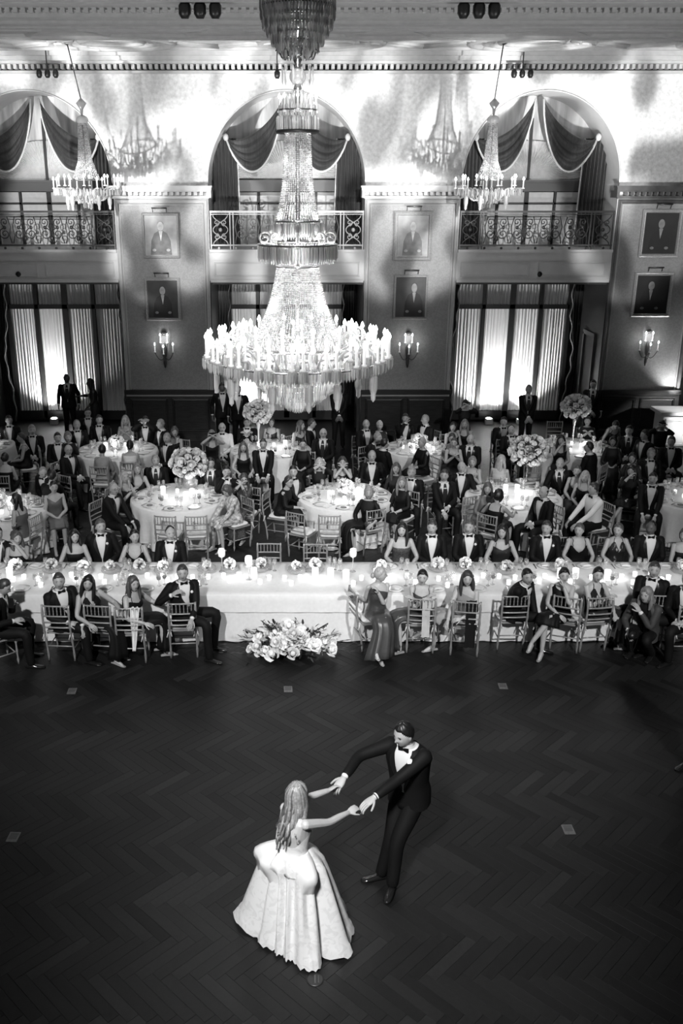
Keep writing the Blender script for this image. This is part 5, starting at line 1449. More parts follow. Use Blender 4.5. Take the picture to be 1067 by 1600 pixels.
    if phone:
        w0 = (S[0][2] + S[1][2]) / 2; c = w0 + unit(S[0][2] - S[0][1] + S[1][2] - S[1][1]) * .06
        o = thing('smartphone', 'dark smartphone held up by ' + phone, 'phone', loc); q = MB(); q.box((0, 0, 0), (.15, .010, .075)); q.build('case', cloth('black'), o, tuple(c), math.radians(look) + 0)
        q = MB(); q.box((0, .006, 0), (.14, .002, .067)); q.build('screen', M('phone_screen', .02, .1), o, tuple(c), math.radians(look))
    if seat and not stand:
        cyaw = yaw if chair_yaw is None else chair_yaw
        chair(loc[0] + chair_off[0] - (0 if chair_yaw is not None else B.Fh[0, 1] * .02), loc[1] + chair_off[1] - (0 if chair_yaw is not None else B.Fh[1, 1] * .02), cyaw, 'ballroom chair of the ' + key)
    return root, B, S, hcen, Fm
# ------------------------------------------------------------------ guests: (head px, head py, where, options)
MANW = {'bow': 'black tuxedo and bow tie', 'long': 'dark suit and long tie'}
DRW = {'black': 'black dress', 'satin': 'dark satin gown', 'grey': 'grey dress', 'light': 'pale dress', 'white': 'white top', 'dark': 'dark dress', 'sequin': 'sequinned dress', 'pale': 'light grey dress', 'floral': 'patterned pale jacket', 'leather': 'dark glossy halter dress'}
POSEW = {'clap': 'clapping', 'mouth': 'hands at mouth', 'face': 'hands at face', 'phone': 'holding up a phone', 'chin': 'hand at chin', 'cross': 'arms folded', 'clasp': 'standing with hands clasped', 'chest': 'hand on chest'}
TX = dict(tie='bow'); SU = dict(tie='long', coat='suit')
def guest(px, py, sex, where, **k):
    a = k.get('arms', ('lap', 'lap')); pose = next((POSEW[q] for q in a if isinstance(q, str) and q in POSEW), 'standing' if k.get('stand') else 'seated')
    if sex == 'm':
        wear = 'white shirt and bow tie' if k.get('coat') is False else MANW[k.get('tie', 'bow')]
    else: wear = DRW[k.get('dress', 'black')]
    lb = k.pop('label', None) or 'person in %s, %s, %s' % (wear, pose, where)
    if len(lb.split()) > 16: lb = 'person in %s, %s' % (wear, where)
    if len(lb.split()) > 16: lb = 'person in %s, %s' % (wear.split(' and ')[0], where)
    if k.get('phone'): k['phone'] = 'the person ' + where
    return person('person ' + where, px, py, sex, lb, **k)
C2 = ('clap', 'clap'); MO = ('mouth', 'mouth'); PH = ('phone', 'phone')
# far left corner and far left table
guest(14, 657, 'm', 'left of the far left uplight', hc='b', yaw=5)
guest(33, 684, 'w', 'beside the left corner table', hair='up', hc='b', yaw=-70, look=-60)
guest(8, 716, 'w', 'nearest at the left corner table', hair='bun', hc='k', yaw=175, look=170, neck='strapless')
guest(106, 683, 'w', 'left end of the far left table', hair='curly', hc='l', yaw=10, neck='high')
guest(90, 684, 'm', 'in shade left of the far left table', hc='k', yaw=10, seat=False)
guest(120, 664, 'm', 'back left of the far left table', hair='fringe', hc='g', yaw=20)
guest(107, 703, 'm', 'turned right beside the far left table', hair='bald', hc='g', yaw=60, look=30, glasses=True)
guest(137, 645, 'm', 'upright behind the far left table', hc='k', yaw=10, glasses=True, seat=False)
guest(155, 656, 'm', 'behind the far left table candles', hc='b', yaw=0)
guest(196, 657, 'w', 'behind the far left table centrepiece', hair='wavy', hc='y', yaw=0, neck='tank', dress='light', arms=C2)
guest(227, 658, 'm', 'back right of the far left table', hc='b', yaw=0, arms=PH)
guest(251, 663, 'm', 'turned left behind the far left table', hc='g', yaw=-50, look=-60)
guest(261, 685, 'm', 'nearer pair right of the far left table', hair='short', hc='g', yaw=-40, look=-20, seat=False)
guest(273, 675, 'w', 'further pair right of the far left table', hair='curly', hc='m', yaw=-20)
guest(160, 703, 'w', 'back to the camera at the far left table', hair='pixie', hc='k', yaw=175, look=178, dress='pale', neck='high')
guest(203, 696, 'w', 'with bare nape before the far left table', hair='up', hc='k', yaw=185, look=182, dress='white', neck='wrap', skirt='long')
# left round table
guest(194, 746, 'w', 'clapping at the back of the left table', hair='long', hc='y', yaw=50, look=40, arms=C2, dress='dark')
guest(214, 733, 'w', 'behind the left table beside the grey tie', hair='long', hc='l', yaw=10, neck='v', dress='dark', arms=('lap', 'rest'))
guest(243, 720, 'm', 'behind the left table before the bouquet', hc='g', yaw=5, **SU)
guest(178, 764, 'm', 'at the left side of the left table', hc='g', hair='fringe', yaw=65, look=45, glasses=True, arms=('knee', 'knee'), lean=12)
guest(329, 724, 'm', 'right of the big left bouquet', hc='k', yaw=-5, **SU)
guest(354, 737, 'm', 'resting chin in hand behind the left table', hc='k', yaw=-10, arms=('chin', 'lap'))
guest(381, 749, 'w', 'clapping right of the left table', hair='wavy', hc='b', yaw=-20, arms=MO, dress='sequin', neck='high', glasses=True)
guest(355, 767, 'w', 'looking down right of the left table', hair='curly', hc='m', yaw=-50, look=-40, pitch=30, dress='floral', neck='high', skirt='short', lean=10, arms=('knee', 'knee'))
guest(331, 680, 'w', 'filming between the two far left tables', hair='long', hc='l', yaw=10, arms=PH, phone=True, neck='tank', stand=False, hz=.60)
guest(347, 668, 'm', 'beside the filming person', hair='bald', hc='g', yaw=5, coat=False, glasses=True)
# left edge table
guest(67, 738, 'm', 'bending behind the left edge table', hc='g', hair='fringe', yaw=-30, lean=25, pitch=30)
guest(82, 744, 'm', 'turned away behind the left edge table', hc='k', yaw=160, look=150)
guest(84, 761, 'w', 'facing the camera at the left edge table', hair='up', hc='k', yaw=20, dress='grey', neck='wrap', skirt='short')
guest(25, 781, 'w', 'turned left before the left edge table', hair='long', hc='k', yaw=-110, look=-70, dress='grey', neck='tank', arms=('lap', 'back'))
# far middle table
guest(386, 660, 'm', 'clapping left of the tall vase', hc='b', yaw=0, arms=C2)
guest(424, 660, 'w', 'in shade right of the tall vase', hair='bob', hc='b', yaw=0, dress='dark')
guest(380, 699, 'w', 'left end before the far middle table', hair='long', hc='m', yaw=10, neck='tank', skirt='short', arms=('rest', 'rest'))
guest(411, 694, 'm', 'seated square before the far middle table', hc='b', yaw=0, arms=('knee', 'knee'))
guest(470, 665, 'w', 'leaning behind the far middle table', hair='wavy', hc='m', yaw=40, look=60, lean=15, dress='dark', hz=.65)
guest(487, 662, 'm', 'turned right behind the far middle table', hc='b', yaw=70, look=80)
guest(505, 677, 'm', 'standing at the right of the far middle table', hair='bald', hc='g', yaw=-10, glasses=True, tie='long', hz=.62)
guest(473, 694, 'w', 'right end before the far middle table', hair='up', hc='k', yaw=-15, neck='high', arms=('lap', 'lap'))
# middle round table
guest(458, 737, 'm', 'in shade at the left of the middle table', hc='k', yaw=40, seat=False)
guest(451, 753, 'w', 'turned right at the middle table', hair='pixie', hc='b', yaw=70, look=50, glasses=True, neck='high', dress='black', lean=15, arms=('table', 'table'))
guest(499, 725, 'w', 'hands on cheeks behind the middle table', hair='wavy', hc='y', yaw=0, arms=('face', 'face'), neck='high')
guest(535, 722, 'w', 'hands clasped at the chin behind the middle table', hair='long', hc='b', yaw=0, arms=MO, neck='tank')
guest(581, 713, 'm', 'seated back behind the middle table', hc='g', hair='fringe', yaw=0, arms=('lap', 'rest'))
guest(619, 732, 'w', 'back right of the middle table', hair='long', hc='m', yaw=-15, neck='high', dress='dark')
guest(628, 754, 'w', 'with bare arms right of the middle table', hair='long', hc='l', yaw=-35, look=-10, neck='high', skirt='short')
guest(643, 738, 'm', 'leaning out right of the middle table', hc='g', yaw=-15)
guest(576, 770, 'w', 'with a pale bag before the middle table', hair='curly', hc='g', yaw=-70, tw=55, look=-5, neck='high', arms=('low', 'rest'), chair_yaw=205)
# far centre-right table
guest(572, 663, 'm', 'left end behind the far centre table', hair='bald', hc='g', yaw=20, hz=.60)
guest(593, 665, 'w', 'second behind the far centre table', hair='pixie', hc='w', yaw=10, dress='dark', neck='high')
guest(590, 684, 'm', 'leaning before the far centre table', hc='g', yaw=30, look=60, lean=12)
guest(601, 693, 'm', 'turned to the far centre table', hc='k', yaw=120, look=110)
guest(633, 654, 'm', 'hand at mouth behind the far centre table', hc='b', yaw=0, arms=('mouth', 'lap'))
guest(664, 656, 'm', 'turned left behind the far centre table', hc='y', hair='short', yaw=-50, look=-70)
guest(659, 692, 'w', 'standing in black before the far centre table', hair='pixie', hc='g', yaw=-60, look=-65, neck='high', hz=.66)
guest(706, 685, 'w', 'at the right of the far centre table', hair='bob', hc='b', yaw=-20, neck='tank')
# people standing along the wall; low sk paints silhouette shade into the skin
guest(727, 632, 'w', 'filming before the right alcove', hair='pixie', hc='k', yaw=0, arms=PH, phone=True, neck='high', stand=True)
guest(826, 609, 'm', 'before the right alcove curtains', hc='g', hair='short', yaw=0, stand=True, arms=('clasp', 'clasp'), **SU)
guest(927, 601, 'm', 'by the dark return door', hc='k', yaw=-10, stand=True, arms=('clasp', 'side'), **SU)
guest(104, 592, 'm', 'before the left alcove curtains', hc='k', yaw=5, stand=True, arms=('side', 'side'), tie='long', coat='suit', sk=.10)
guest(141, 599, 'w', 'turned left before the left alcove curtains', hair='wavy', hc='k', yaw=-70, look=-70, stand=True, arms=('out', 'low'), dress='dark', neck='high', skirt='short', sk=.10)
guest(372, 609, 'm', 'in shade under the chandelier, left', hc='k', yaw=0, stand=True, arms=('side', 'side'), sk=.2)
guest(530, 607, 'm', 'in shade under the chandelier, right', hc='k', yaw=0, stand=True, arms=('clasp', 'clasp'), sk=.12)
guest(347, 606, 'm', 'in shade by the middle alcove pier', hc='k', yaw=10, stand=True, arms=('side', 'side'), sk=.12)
# between the far centre and far right tables
guest(708, 667, 'w', 'left of the pair near the filming person', hair='bob', hc='k', yaw=10, neck='tank')
guest(726, 663, 'w', 'right of the pair near the filming person', hair='long', hc='l', yaw=-10, neck='tank')
guest(709, 692, 'w', 'clapping below the pair', hair='bun', hc='m', yaw=0, neck='tank', arms=C2)
guest(735, 687, 'm', 'upright below the filming person', hair='bald', hc='b', yaw=-20, **SU)
guest(787, 659, 'm', 'left of the standing suited man', hc='k', yaw=0)
guest(799, 672, 'm', 'lower left of the standing suited man', hair='fringe', hc='b', yaw=10)
guest(738, 722, 'w', 'left of the big right bouquet', hair='bob', hc='l', yaw=-10, arms=C2, dress='grey', neck='v')
guest(721, 730, 'm', 'second left of the big right bouquet', hair='bald', hc='g', yaw=-5, arms=('rest', 'rest'))
guest(694, 743, 'm', 'at the left of the right table', hc='b', yaw=10, arms=('knee', 'lap'), **SU)
guest(762, 764, 'w', 'leaning right at the right table', hair='wavy', hc='m', yaw=20, look=-15, side=12, dress='grey', neck='high', arms=('lap', 'elbow'), skirt='long')
guest(779, 775, 'w', 'turned away before the right table', hair='curly', hc='k', yaw=140, look=120, neck='tank', arms=('table', 'out'))
guest(783, 720, 'w', 'turned away below the left of the right bouquet', hair='wavy', hc='y', yaw=160, look=130, dress='light', neck='tank')
# right round table
guest(875, 725, 'm', 'leaning left behind the right table', hc='g', hair='fringe', yaw=-25, look=-15, lean=12, side=-8, arms=('table', 'rest'), **SU)
guest(902, 736, 'w', 'first of two right of the right table', hair='short', hc='m', yaw=-30, neck='v', dress='dark')
guest(914, 745, 'w', 'second of two right of the right table', hair='long', hc='y', yaw=-30, neck='tank')
guest(927, 764, 'm', 'in shirtsleeves right of the right table', hc='b', yaw=-70, look=-80, coat=False, arms=('knee', 'knee'))
guest(849, 769, 'm', 'hands joined before the right table', hair='bald', hc='k', yaw=-60, look=-55, arms=('lap', 'lap'))
# far right table and right side
guest(877, 688, 'w', 'hand at chin before the far right table', hair='long', hc='k', yaw=-10, look=-20, arms=('chin', 'lap'))
guest(920, 699, 'm', 'turned away at the far right table', hc='k', yaw=-130, look=-110)
guest(918, 658, 'w', 'clapping behind the far right table', hair='up', hc='b', yaw=-10, arms=C2, dress='dark', neck='high')
guest(962, 664, 'w', 'bending down at the right', hair='up', hc='k', yaw=20, lean=35, pitch=40, neck='tank', dress='dark', hz=.7, seat=False)
guest(983, 673, 'm', 'first of three at the far right', hc='k', yaw=-15, **SU)
guest(1007, 680, 'm', 'turned left at the far right', hc='b', yaw=-60, look=-75)
guest(1034, 664, 'w', 'filming at the far right', hair='pony', hc='k', yaw=-20, arms=PH, phone=True, neck='high', hz=.66, seat=False)
guest(1017, 709, 'm', 'square to the camera at the right', hc='g', yaw=-5)
guest(988, 716, 'w', 'behind the chin-resting person at the right', hair='bob', hc='k', yaw=-20, dress='dark', neck='high')
guest(986, 736, 'w', 'resting chin left of the right edge table', hair='wavy', hc='k', yaw=-25, arms=('chin', 'elbow'), neck='high', skirt='short', cross=True)
guest(1020, 748, 'm', 'turned left at the right edge table', hc='k', yaw=-20, look=-25, arms=('knee', 'knee'), lean=10)
guest(1049, 690, 'm', 'at the right edge behind the right edge table', hc='b', yaw=-10)
guest(958, 690, 'w', 'between the far right table and the right group', hair='bob', hc='k', yaw=-15, dress='dark', neck='high')
guest(50, 672, 'm', 'between the left corner and far left tables', hc='g', yaw=10)
# far side of the head table
FS = 'along the far side of the head table'
guest(-4, 834, 'm', 'first from left behind the head table', hc='k', yaw=5)
guest(26, 841, 'w', 'second from left behind the head table', hair='wavy', hc='m', yaw=10, dress='black', neck='strapless', arms=('lap', 'mouth'))
guest(116, 838, 'w', 'third from left behind the head table', hair='long', hc='k', yaw=5, neck='strapless', arms=('rest', 'rest'))
guest(157, 822, 'm', 'fourth from left behind the head table', hc='m', yaw=10, hz=.62, bout=True, arms=('side', 'rest'))
guest(210, 838, 'w', 'fifth from left behind the head table', hair='up', hc='k', yaw=0, neck='v', pitch=-6, arms=('rest', 'rest'))
guest(266, 833, 'm', 'sixth from left behind the head table', hair='fringe', hc='k', yaw=0, bout=True)
guest(628, 828, 'w', 'first right of the empty far chairs', hair='long', hc='k', yaw=0, dress='sequin', neck='strapless', arms=('rest', 'rest'), sc=.97)
guest(675, 824, 'm', 'second right of the empty far chairs', hc='b', yaw=0)
guest(733, 823, 'm', 'third right of the empty far chairs', hc='m', yaw=0, bout=True)
guest(785, 831, 'w', 'fourth right of the empty far chairs', hair='wavy', hc='k', yaw=0, dress='dark', neck='tank', arms=('rest', 'rest'), sc=.97)
guest(854, 825, 'm', 'fifth right of the empty far chairs', hc='b', yaw=0, bout=True)
guest(905, 828, 'w', 'sixth right of the empty far chairs', hair='up', hc='m', yaw=0, neck='v', arms=('rest', 'rest'))
guest(966, 828, 'w', 'seventh right of the empty far chairs', hair='pony', hc='m', yaw=0, dress='leather', neck='halter', arms=('rest', 'rest'))
guest(1017, 825, 'm', 'eighth right of the empty far chairs', hair='fringe', hc='k', yaw=-5, sk=.08)
guest(1070, 836, 'w', 'cut by the right edge behind the head table', hair='bob', hc='m', yaw=-5, neck='strapless')
# near side of the head table, turned to the dance floor (each chair backs the camera)
guest(6, 917, 'm', 'looking at a phone at the left end', hc='b', yaw=95, look=80, pitch=25, arms=('elbow', 'clap'), lean=10, chair_yaw=130, label='person in black tuxedo looking down at a phone at the left frame edge')
guest(92, 908, 'm', 'second from left before the head table', hc='b', yaw=75, tw=-40, look=15, arms=('lap', 'knee'), lean=8, side=-4, chair_yaw=176)
guest(138, 911, 'w', 'third from left before the head table', hair='long', hc='k', yaw=60, tw=-35, look=5, neck='halter', arms=('rest', 'out'), roll=-8, side=-6, chair_yaw=172, chair_off=(.16, 0))
guest(208, 912, 'w', 'fourth from left before the head table', hair='long', hc='m', yaw=105, tw=-45, look=40, neck='tank', arms=('rest', 'out'), chair_yaw=182, sk=.42)
guest(285, 895, 'm', 'fifth from left before the head table', hc='b', yaw=72, tw=-50, look=8, arms=((.20, .16, .40), (.02, .40, .12)), bout=True, chair_yaw=184, hz=.62)
guest(594, 898, 'w', 'in a long draped gown right of the floor flowers', hair='up', hc='y', yaw=15, look=80, tw=5, dress='satin', neck='one', arms=((.34, -.02, .34), 'chest'), cross=True, chair_yaw=105, sk=.42, label='person in long satin gown with crossed legs, right of the floor flowers', chair_off=(-.08, .05))
guest(660, 902, 'w', 'leaning over the chair back', hair='up', hc='k', yaw=-70, look=-10, tw=65, dress='satin', neck='tank', arms=((-.06, .22, .40), (-.10, .24, .38)), chair_yaw=176, lean=8, sk=.42, label='person in dark satin gown with arms folded over a chair back')
guest(730, 904, 'w', 'in a light grey dress', hair='long', hc='b', yaw=-75, look=-5, tw=45, dress='pale', neck='one', arms=('knee', 'lap'), cross=True, skirt='short', chair_yaw=170, sk=.42)
guest(824, 901, 'm', 'leaning far to the right', hc='k', yaw=80, look=5, tw=-30, lean=24, side=0, arms=('chest', (.02, .50, .06)), chair_yaw=182, roll=10)
guest(881, 899, 'w', 'resting hand on neck', hair='up', hc='k', yaw=-30, look=-5, tw=15, neck='one', arms=('lap', (.02, .17, .52)), skirt='short', cross=True, chair_yaw=160, sk=.42, label='person in black one-shoulder dress, hand raised to chin, before the head table', chair_off=(.12, .02))
guest(934, 898, 'w', 'in a halter top before the head table', hair='pony', hc='k', yaw=85, look=-5, tw=-65, dress='leather', neck='halter', arms=((-.04, .26, .36), 'rest'), chair_yaw=188, roll=-6, sk=.42)
guest(1022, 890, 'm', 'behind the crouching photographer', hc='b', yaw=-65, look=-20, tw=35, arms=('knee', 'lap'), chair_yaw=178, chair_off=(.1, 0))
guest(1075, 905, 'm', 'cut by the right edge before the head table', hc='b', yaw=-65, tw=35, chair_yaw=180)

# things in hands, on chairs
root = thing('shawl', 'white shawl hung over a chair back, fourth chair from the left', 'shawl', PEOPLE['person fourth from left before the head table'][0])
r = MB(); G = np.zeros((9, 9, 3))
for i in range(9):
    for j in range(9):
        G[i, j] = (.03 + .018 * j - .012 * i * (j / 8.), -.27 - .03 * math.sin(j * 1.9) - .02 * math.sin(i * .8), .92 - .085 * i)
r.grid(G); r.build('cloth', cloth('white'), root)
root = thing('satin_wrap', 'pale satin wrap hung over the chair of the person folding arms', 'shawl', PEOPLE['person leaning over the chair back'][0])
r = MB(); G = np.zeros((8, 5, 3))
for i in range(8):
    for j in range(5): G[i, j] = (-.02 + .028 * j, -.28 - .012 * math.sin(j * 2.2) - .01 * i, .93 - .085 * i)
r.grid(G); r.build('cloth', cloth('light'), root)
root = thing('black_wrap', 'black wrap hung over the chair of the person in light grey', 'shawl', PEOPLE['person in a light grey dress'][0])
r = MB(); G = np.zeros((9, 6, 3))
for i in range(9):
    for j in range(6): G[i, j] = (-.06 + .03 * j, -.28 - .012 * math.sin(j * 2.2) - .006 * i, .93 - .09 * i)
r.grid(G); r.build('cloth', cloth('black'), root)
lc = PEOPLE['person with a pale bag before the middle table'][0]
root = thing('evening_bag', 'pale beaded evening bag in the lap before the middle table', 'bag', (lc[0], lc[1] - .33, .66))
r = MB(); r.ball((0, 0, 0), (.10, .05, .08), 12, 8); r.build('pouch', cloth('sequin'), root)
r = MB(); t = np.linspace(0, math.pi, 12); r.tube(np.stack([.07 * np.cos(t), 0 * t, .05 + .09 * np.sin(t)], 1), .006, 5); r.build('handle', chrome, root)
lc = PEOPLE['person looking at a phone at the left end'][0]
root = thing('smartphone', 'dark smartphone held by the person at the left frame edge', 'phone', (lc[0] + .30, lc[1] - .16, 1.02))
r = MB(); r.box((0, 0, 0), (.075, .01, .15), 0); r.build('case', cloth('black'), root); r = MB(); r.box((0, .006, 0), (.067, .002, .14)); r.build('screen', M('phone_screen', .02, .1), root)

# photographer on bent knees at the right, camera in hand
lf = frame(-40)
ro, Bp, Sp, hcp, Fmp = person('crouching photographer', 1010, 930, 'm', 'photographer in dark grey jacket crouching with a camera before the head table', yaw=-40, look=-50, hair='wavy', hc='l', lean=16, hz=.40, stand=True, arms=((.12, .42, .22), (-.02, .30, .46)), coat=True, tie='none', sk=.36, sc=.95,
    legs=[(lf[:, 1] * .36 + lf[:, 0] * -.13 + V3(0, 0, .50), lf[:, 0] * -.13 + lf[:, 1] * .12 + V3(0, 0, .09)), (lf[:, 1] * .38 + lf[:, 0] * .14 + V3(0, 0, .42), lf[:, 0] * .14 + lf[:, 1] * .06 + V3(0, 0, .09))])
for ch_ in ro.children:
    if ch_.name.startswith('jacket'): ch_.data.materials[0] = cloth('grey_jacket') if 'grey_jacket' in CLOTH else M('grey_wool', .035, .7)
    if ch_.name.startswith('shirt'): ch_.data.materials[0] = cloth('black')
w0 = Sp[0][2]; lp = PEOPLE['crouching photographer'][0]
root = thing('camera', 'black camera with lens held by the crouching photographer', 'camera', (lp[0] + w0[0] + .05, lp[1] + w0[1] - .10, w0[2] + .02), math.radians(-35))
r = MB(); r.box((0, 0, 0), (.14, .07, .10)); r.box((0, 0, .06), (.06, .05, .03)); r.build('camera_body', cloth('black'), root)
r = MB(); r.tube([(0, -.03, 0), (0, -.08, 0), (0, -.16, 0)], [.038, .04, .045], 14); r.build('lens', M('black_metal'), root)
r = MB(); t = np.linspace(0, 1, 14); r.tube(np.stack([-.07 + .0 * t, .02 + 0 * t, .04 - .35 * np.sin(t * math.pi)], 1) + np.stack([.14 * t, 0 * t, 0 * t], 1), .006, 5); r.build('strap', cloth('black'), root)
# a bystander just outside the right edge whose shoe shows
p0 = at_z(1068, 1212, 0)
ZB = 1.62
person('bystander', 1180, 1010, 'm', 'bystander in black at the right frame edge, only a shoe in view', yaw=-60, stand=True, arms=((.12, -.20, .0), (.12, -.20, .0)))
b_ = PEOPLE['bystander'][2]; b_.location = (p0.x + .15, p0.y + .08, 0)
# ------------------------------------------------------------------ the dancing couple
HA = np.array(at_y(529, 1224, 7.16))      # far pair of hands
HB = np.array(at_y(574, 1256, 7.00))      # near pair of hands
g_w = (HA + np.array([.055, .045, .04]), HB + np.array([.060, .035, .04]))
gd = unit(np.array([-.70, -.60, -.25]))
def g_legs(loc):
    out = []
    for (px, py) in ((596, 1362), (613, 1379)):
        a_ = np.array(at_z(px, py, .09)) - loc; k_ = a_ * .55 + V3(0, 0, .52 - .09 * .55) + V3(-.03, -.05, 0); out.append((k_, a_))
    return out
ro, Bg, Sg, hg_, Fg = person('groom', 631, 1147, 'm', 'person in black tuxedo dancing, holding the hands of the gowned partner', yaw=-30, look=-52, pitch=12, lean=9, hair='short', hc='k', stand=True, hi=True, sc=1.05, armk=1.05, tw=-4,
    arms=('side', 'side'), wrists=g_w, grips=[(gd + np.array([.15, 0, -.25]), (-.1, -.45, .9), .75), (gd + np.array([-.1, .1, -.1]), (-.2, -.2, 1.0), .35)], sk=.42, legs=g_legs, feet=(-80, -22))
GL = np.array(PEOPLE['groom'][0])
r = MB()
bq = Bg.sur(.86, .34, .045)
for q_ in range(6): r.ball(bq + .016 * np.array([math.cos(q_ * 1.05), math.sin(q_ * 1.05) * .5, math.sin(q_ * 1.05)]), .017, 8, 6)
r.ball(bq, .024, 10, 7); r.build('boutonniere', ROSES[2].materials[0], ro)
# pocket square, cuff studs and wrist watch
r = MB(); rows = [[Bg.sur(h, a, .020) for a in np.linspace(.28, .50, 5)] for h in (.565, .59)]
r.grid(np.array(rows)); r.build('pocket_square', M('dress_shirt'), ro)
sh, el, wr = Sg[1][:3]; d = unit(wr - el)
r = MB(); u = unit(np.cross(d, V3(0, 0, 1))); v = np.cross(d, u); t = np.linspace(0, 2 * math.pi, 17)
r.tube([wr + d * .004 + .031 * (math.cos(q) * u + math.sin(q) * v) for q in t], .006, 6, cap=False); r.ball(wr + d * .004 - v * -.034, (.016, .016, .008), 10, 5)
r.build('wrist_watch', chrome, ro)

lb = frame(128)
b_w = (HB + np.array([-.045, -.045, -.02]), HA + np.array([-.035, -.04, -.02]))
bd = unit(np.array([.70, .60, .10]))
rb, Bb, Sb, hb_, Fb = person('bride', 465, 1243, 'w', 'person in white strapless ball gown with long train, dancing with the partner', yaw=128, look=118, pitch=-4, lean=2, hair='none', hc='l', stand=True, hi=True, dress='white', neck='back', skirt='none', sc=.94, armk=1.08, hz=.97,
    arms=('side', 'side'), wrists=b_w, grips=[(bd, (.2, -.3, .9), .7), (bd, (.0, .5, .9), .8)], sk=.46)
BL = np.array(PEOPLE['bride'][0])
def gown_mat():
    m = bpy.data.materials.new('damask_satin'); m.use_nodes = True
    nt = m.node_tree; b = nt.nodes['Principled BSDF']
    tc = nt.nodes.new('ShaderNodeTexCoord'); n = nt.nodes.new('ShaderNodeTexNoise'); n.inputs['Scale'].default_value = 11; n.inputs['Detail'].default_value = 1.5; n.inputs['Distortion'].default_value = 1.6
    mr = nt.nodes.new('ShaderNodeMapRange'); mr.inputs[1].default_value = .50; mr.inputs[2].default_value = .60; mr.inputs[3].default_value = .78; mr.inputs[4].default_value = .68
    r2 = nt.nodes.new('ShaderNodeMapRange'); r2.inputs[1].default_value = .50; r2.inputs[2].default_value = .56; r2.inputs[3].default_value = .38; r2.inputs[4].default_value = .7
    nt.links.new(tc.outputs['Object'], n.inputs['Vector']); nt.links.new(n.outputs[0], mr.inputs[0]); nt.links.new(mr.outputs[0], b.inputs['Base Color'])
    nt.links.new(n.outputs[0], r2.inputs[0]); nt.links.new(r2.outputs[0], b.inputs['Roughness'])
    return m
gm = gown_mat()
for ch_ in rb.children:
    if ch_.name.startswith('dress'): ch_.data.materials[0] = gm; ch_.name = 'bodice'
# skirt: from the waist to a hem traced on the floor, with deep pleats
hem_px = [(551, 1462), (549, 1488), (536, 1501), (507, 1501), (499, 1512), (491, 1523), (470, 1514), (449, 1502), (430, 1491), (410, 1479), (396, 1466), (376, 1452), (367, 1428), (380, 1406), (404, 1392), (440, 1384), (485, 1384), (522, 1398), (543, 1428)]
hem = np.array([np.array(at_z(px, py, .012)) - BL for px, py in hem_px]); hem[:, 2] = .012
n = 120
hc_ = np.vstack([hem, hem[:1]]); hs_ = cat(hc_, 8)[:-1]
cw = Bb.at(.24)
ang = np.arctan2(hs_[:, 1] - cw[1], hs_[:, 0] - cw[0])
o_ = np.argsort(ang); ang = ang[o_]; rad = np.hypot(hs_[o_, 0] - cw[0], hs_[o_, 1] - cw[1])
tt = np.linspace(-math.pi, math.pi, n, endpoint=False); rh = np.interp(tt, ang, rad, period=2 * math.pi)
zt = cw[2]; wl, wf = Bb.ax(.24)
def waist_r(t_):
    dv = np.array([math.cos(t_), math.sin(t_), 0]); return 1 / math.sqrt((np.dot(dv, wl) / .138) ** 2 + (np.dot(dv, wf) / .108) ** 2)
wr_ = np.array([waist_r(q) for q in tt]); rows = []
rs = np.random.default_rng(3); phs = np.cumsum(rs.uniform(.35, .85, n)); phs *= 2 * math.pi * 11 / phs[-1]
for k in range(25):
    f = k / 24; z = zt * (1 - f) + .012 * f
    g_ = .30 * min(1, f / .16) ** .7 + .70 * f ** 1.35 if f > 0 else 0
    g_ = min(g_, 1.0)
    bell = wr_ * (1 - g_) + np.minimum(rh, .62) * g_
    flare = (rh - np.minimum(rh, .62)) * max(0, (f - .72) / .28) ** 1.6
    fold = (.026 * math.sin(math.pi * min(1, f * 1.05)) + .020 * f) * np.sin(phs + .6 * f) + .006 * f * np.sin(2.3 * phs + 1)
    bust = .09 * math.exp(-((f - .13) / .09) ** 2) * (np.exp(-((tt - 2.9) / .5) ** 2) + np.exp(-((tt + 3.0) / .6) ** 2) + .6 * np.exp(-((tt + .9) / .4) ** 2))
    rr = bell + flare + fold * min(1, f * 4) + bust
    zz = np.full(n, z) + (.018 * (1 + np.sin(3.1 * phs)) if f > .9 else 0)
    rows.append(np.stack([cw[0] + rr * np.cos(tt), cw[1] + rr * np.sin(tt), np.maximum(zz, .006)], 1))
r = MB(); r.rings(rows, 0, (True, False)); sk_ = r.build('skirt', gm, rb)
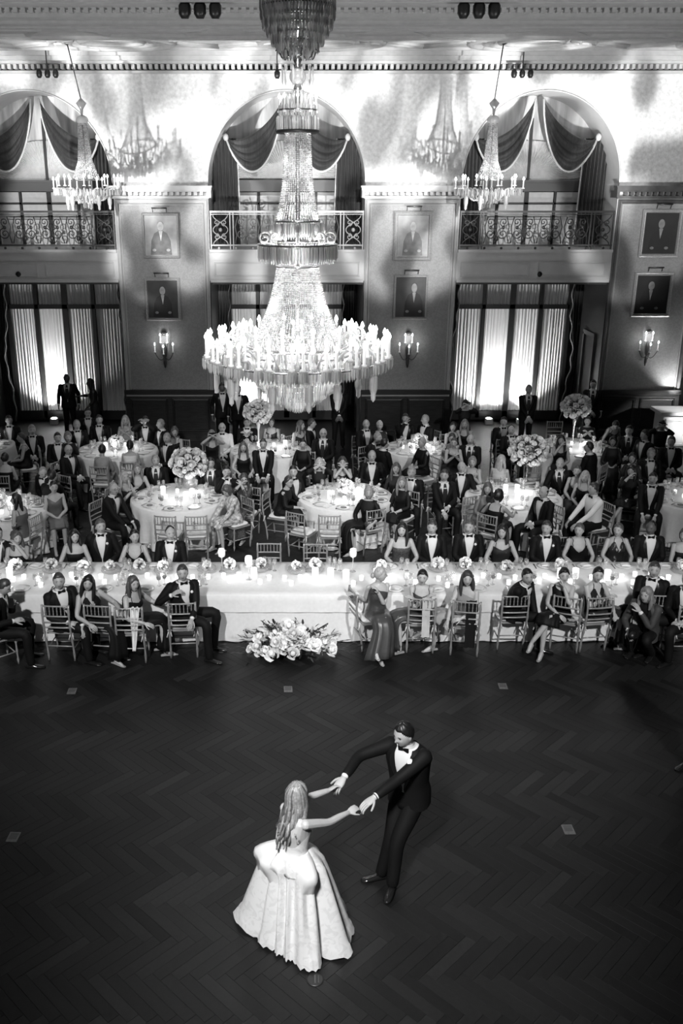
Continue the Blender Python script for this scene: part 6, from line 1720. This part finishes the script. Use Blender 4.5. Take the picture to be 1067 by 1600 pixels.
# folded bow panels at the back of the waist
for (a0, a1, ln, lift) in ((2.45, 3.55, .36, .08), (-1.35, -.45, .34, .06)):
    r = MB(); G = []
    for i in range(7):
        f = i / 6; row = []
        for j in range(9):
            a = a0 + (a1 - a0) * j / 8; kk = min(24, f * ln * 24 / 1.0); k0 = int(kk); fr = kk - k0
            q = rows[k0] * (1 - fr) + rows[min(24, k0 + 1)] * fr; idx = ((a + math.pi) / (2 * math.pi) * n) % n; i0 = int(idx)
            p = q[i0 % n]; dv = np.array([math.cos(a), math.sin(a), 0]); row.append(p + dv * (.012 * (1 - f) - .01 * f + lift * .7 * math.sin(math.pi * j / 8) * math.sin(math.pi * f) ** .7) + V3(0, 0, .01 * (1 - f)))
        G.append(row)
    r.grid(np.array(G)); r.build('bow_panel', M('plain_satin', .80, .4), sk_)
# long wavy hair: cap plus strands down the back
hm = [M('hair_highlight', .26, .35, noise=.3, scale=50), M('hair_shade', .09, .35, noise=.3, scale=50), M('hair_mid', .17, .35, noise=.3, scale=50)]
mb = hair_mesh('bob', Fb, hb_, True, .94, 4, True)
rs = np.random.default_rng(9)
T = lambda p: (np.array(p) * .94) @ Fb.T + hb_
for i in range(84):
    a = math.pi * (.36 + 1.28 * i / 83); x0 = math.sin(a); y0 = math.cos(a)      # round the back of the head
    L_ = rs.uniform(.26, .40) * (1 - .15 * abs(x0)); P = []
    sx = rs.uniform(-.3, .3)
    P.append(T((.045 * x0, .05 * y0, .122)))
    P.append(T((.079 * x0, .098 * y0, .055)))
    P.append(T((.088 * x0, .106 * y0, -.05)))
    for k in range(1, 9):
        f = k / 8; wv = .055 * math.sin(f * 7 + (i // 6) * 1.9 + i * .12) * (f ** 1.2)
        p = T((.092 * x0 * (1 + .10 * f) + wv, .104 * y0 - .022 * f * abs(y0) + wv * .5, -.05)); P.append(p + V3(0, 0, -1) * L_ * f * .98 - Fb[:, 1] * (.085 * f * max(.25, -y0)))
    r0 = rs.uniform(.013, .020)
    limb(mb, P, [r0 * .6, r0, r0 * 1.1] + [r0 * (1.15 - .75 * (k / 8) ** 2) for k in range(1, 9)], 6, 2, i % 3)
mb.build('hair', hm, rb)
for q in ('left',):
    r = MB(); r.ball(T((-.078, .0, -.045)), .010, 8, 6); r.build('earring', chrome, rb)
    r = MB(); rp = Sb[0][2] + unit(Sb[0][2] - Sb[0][1]) * .10; r.ball(rp + V3(0, 0, .02), .006, 6, 5); r.build('ring', chrome, rb)
md = [c_ for c_ in rb.children if c_.name.startswith('body')][0].modifiers.new('skin', 'REMESH'); md.mode = 'VOXEL'; md.voxel_size = .006; md.use_smooth_shade = True
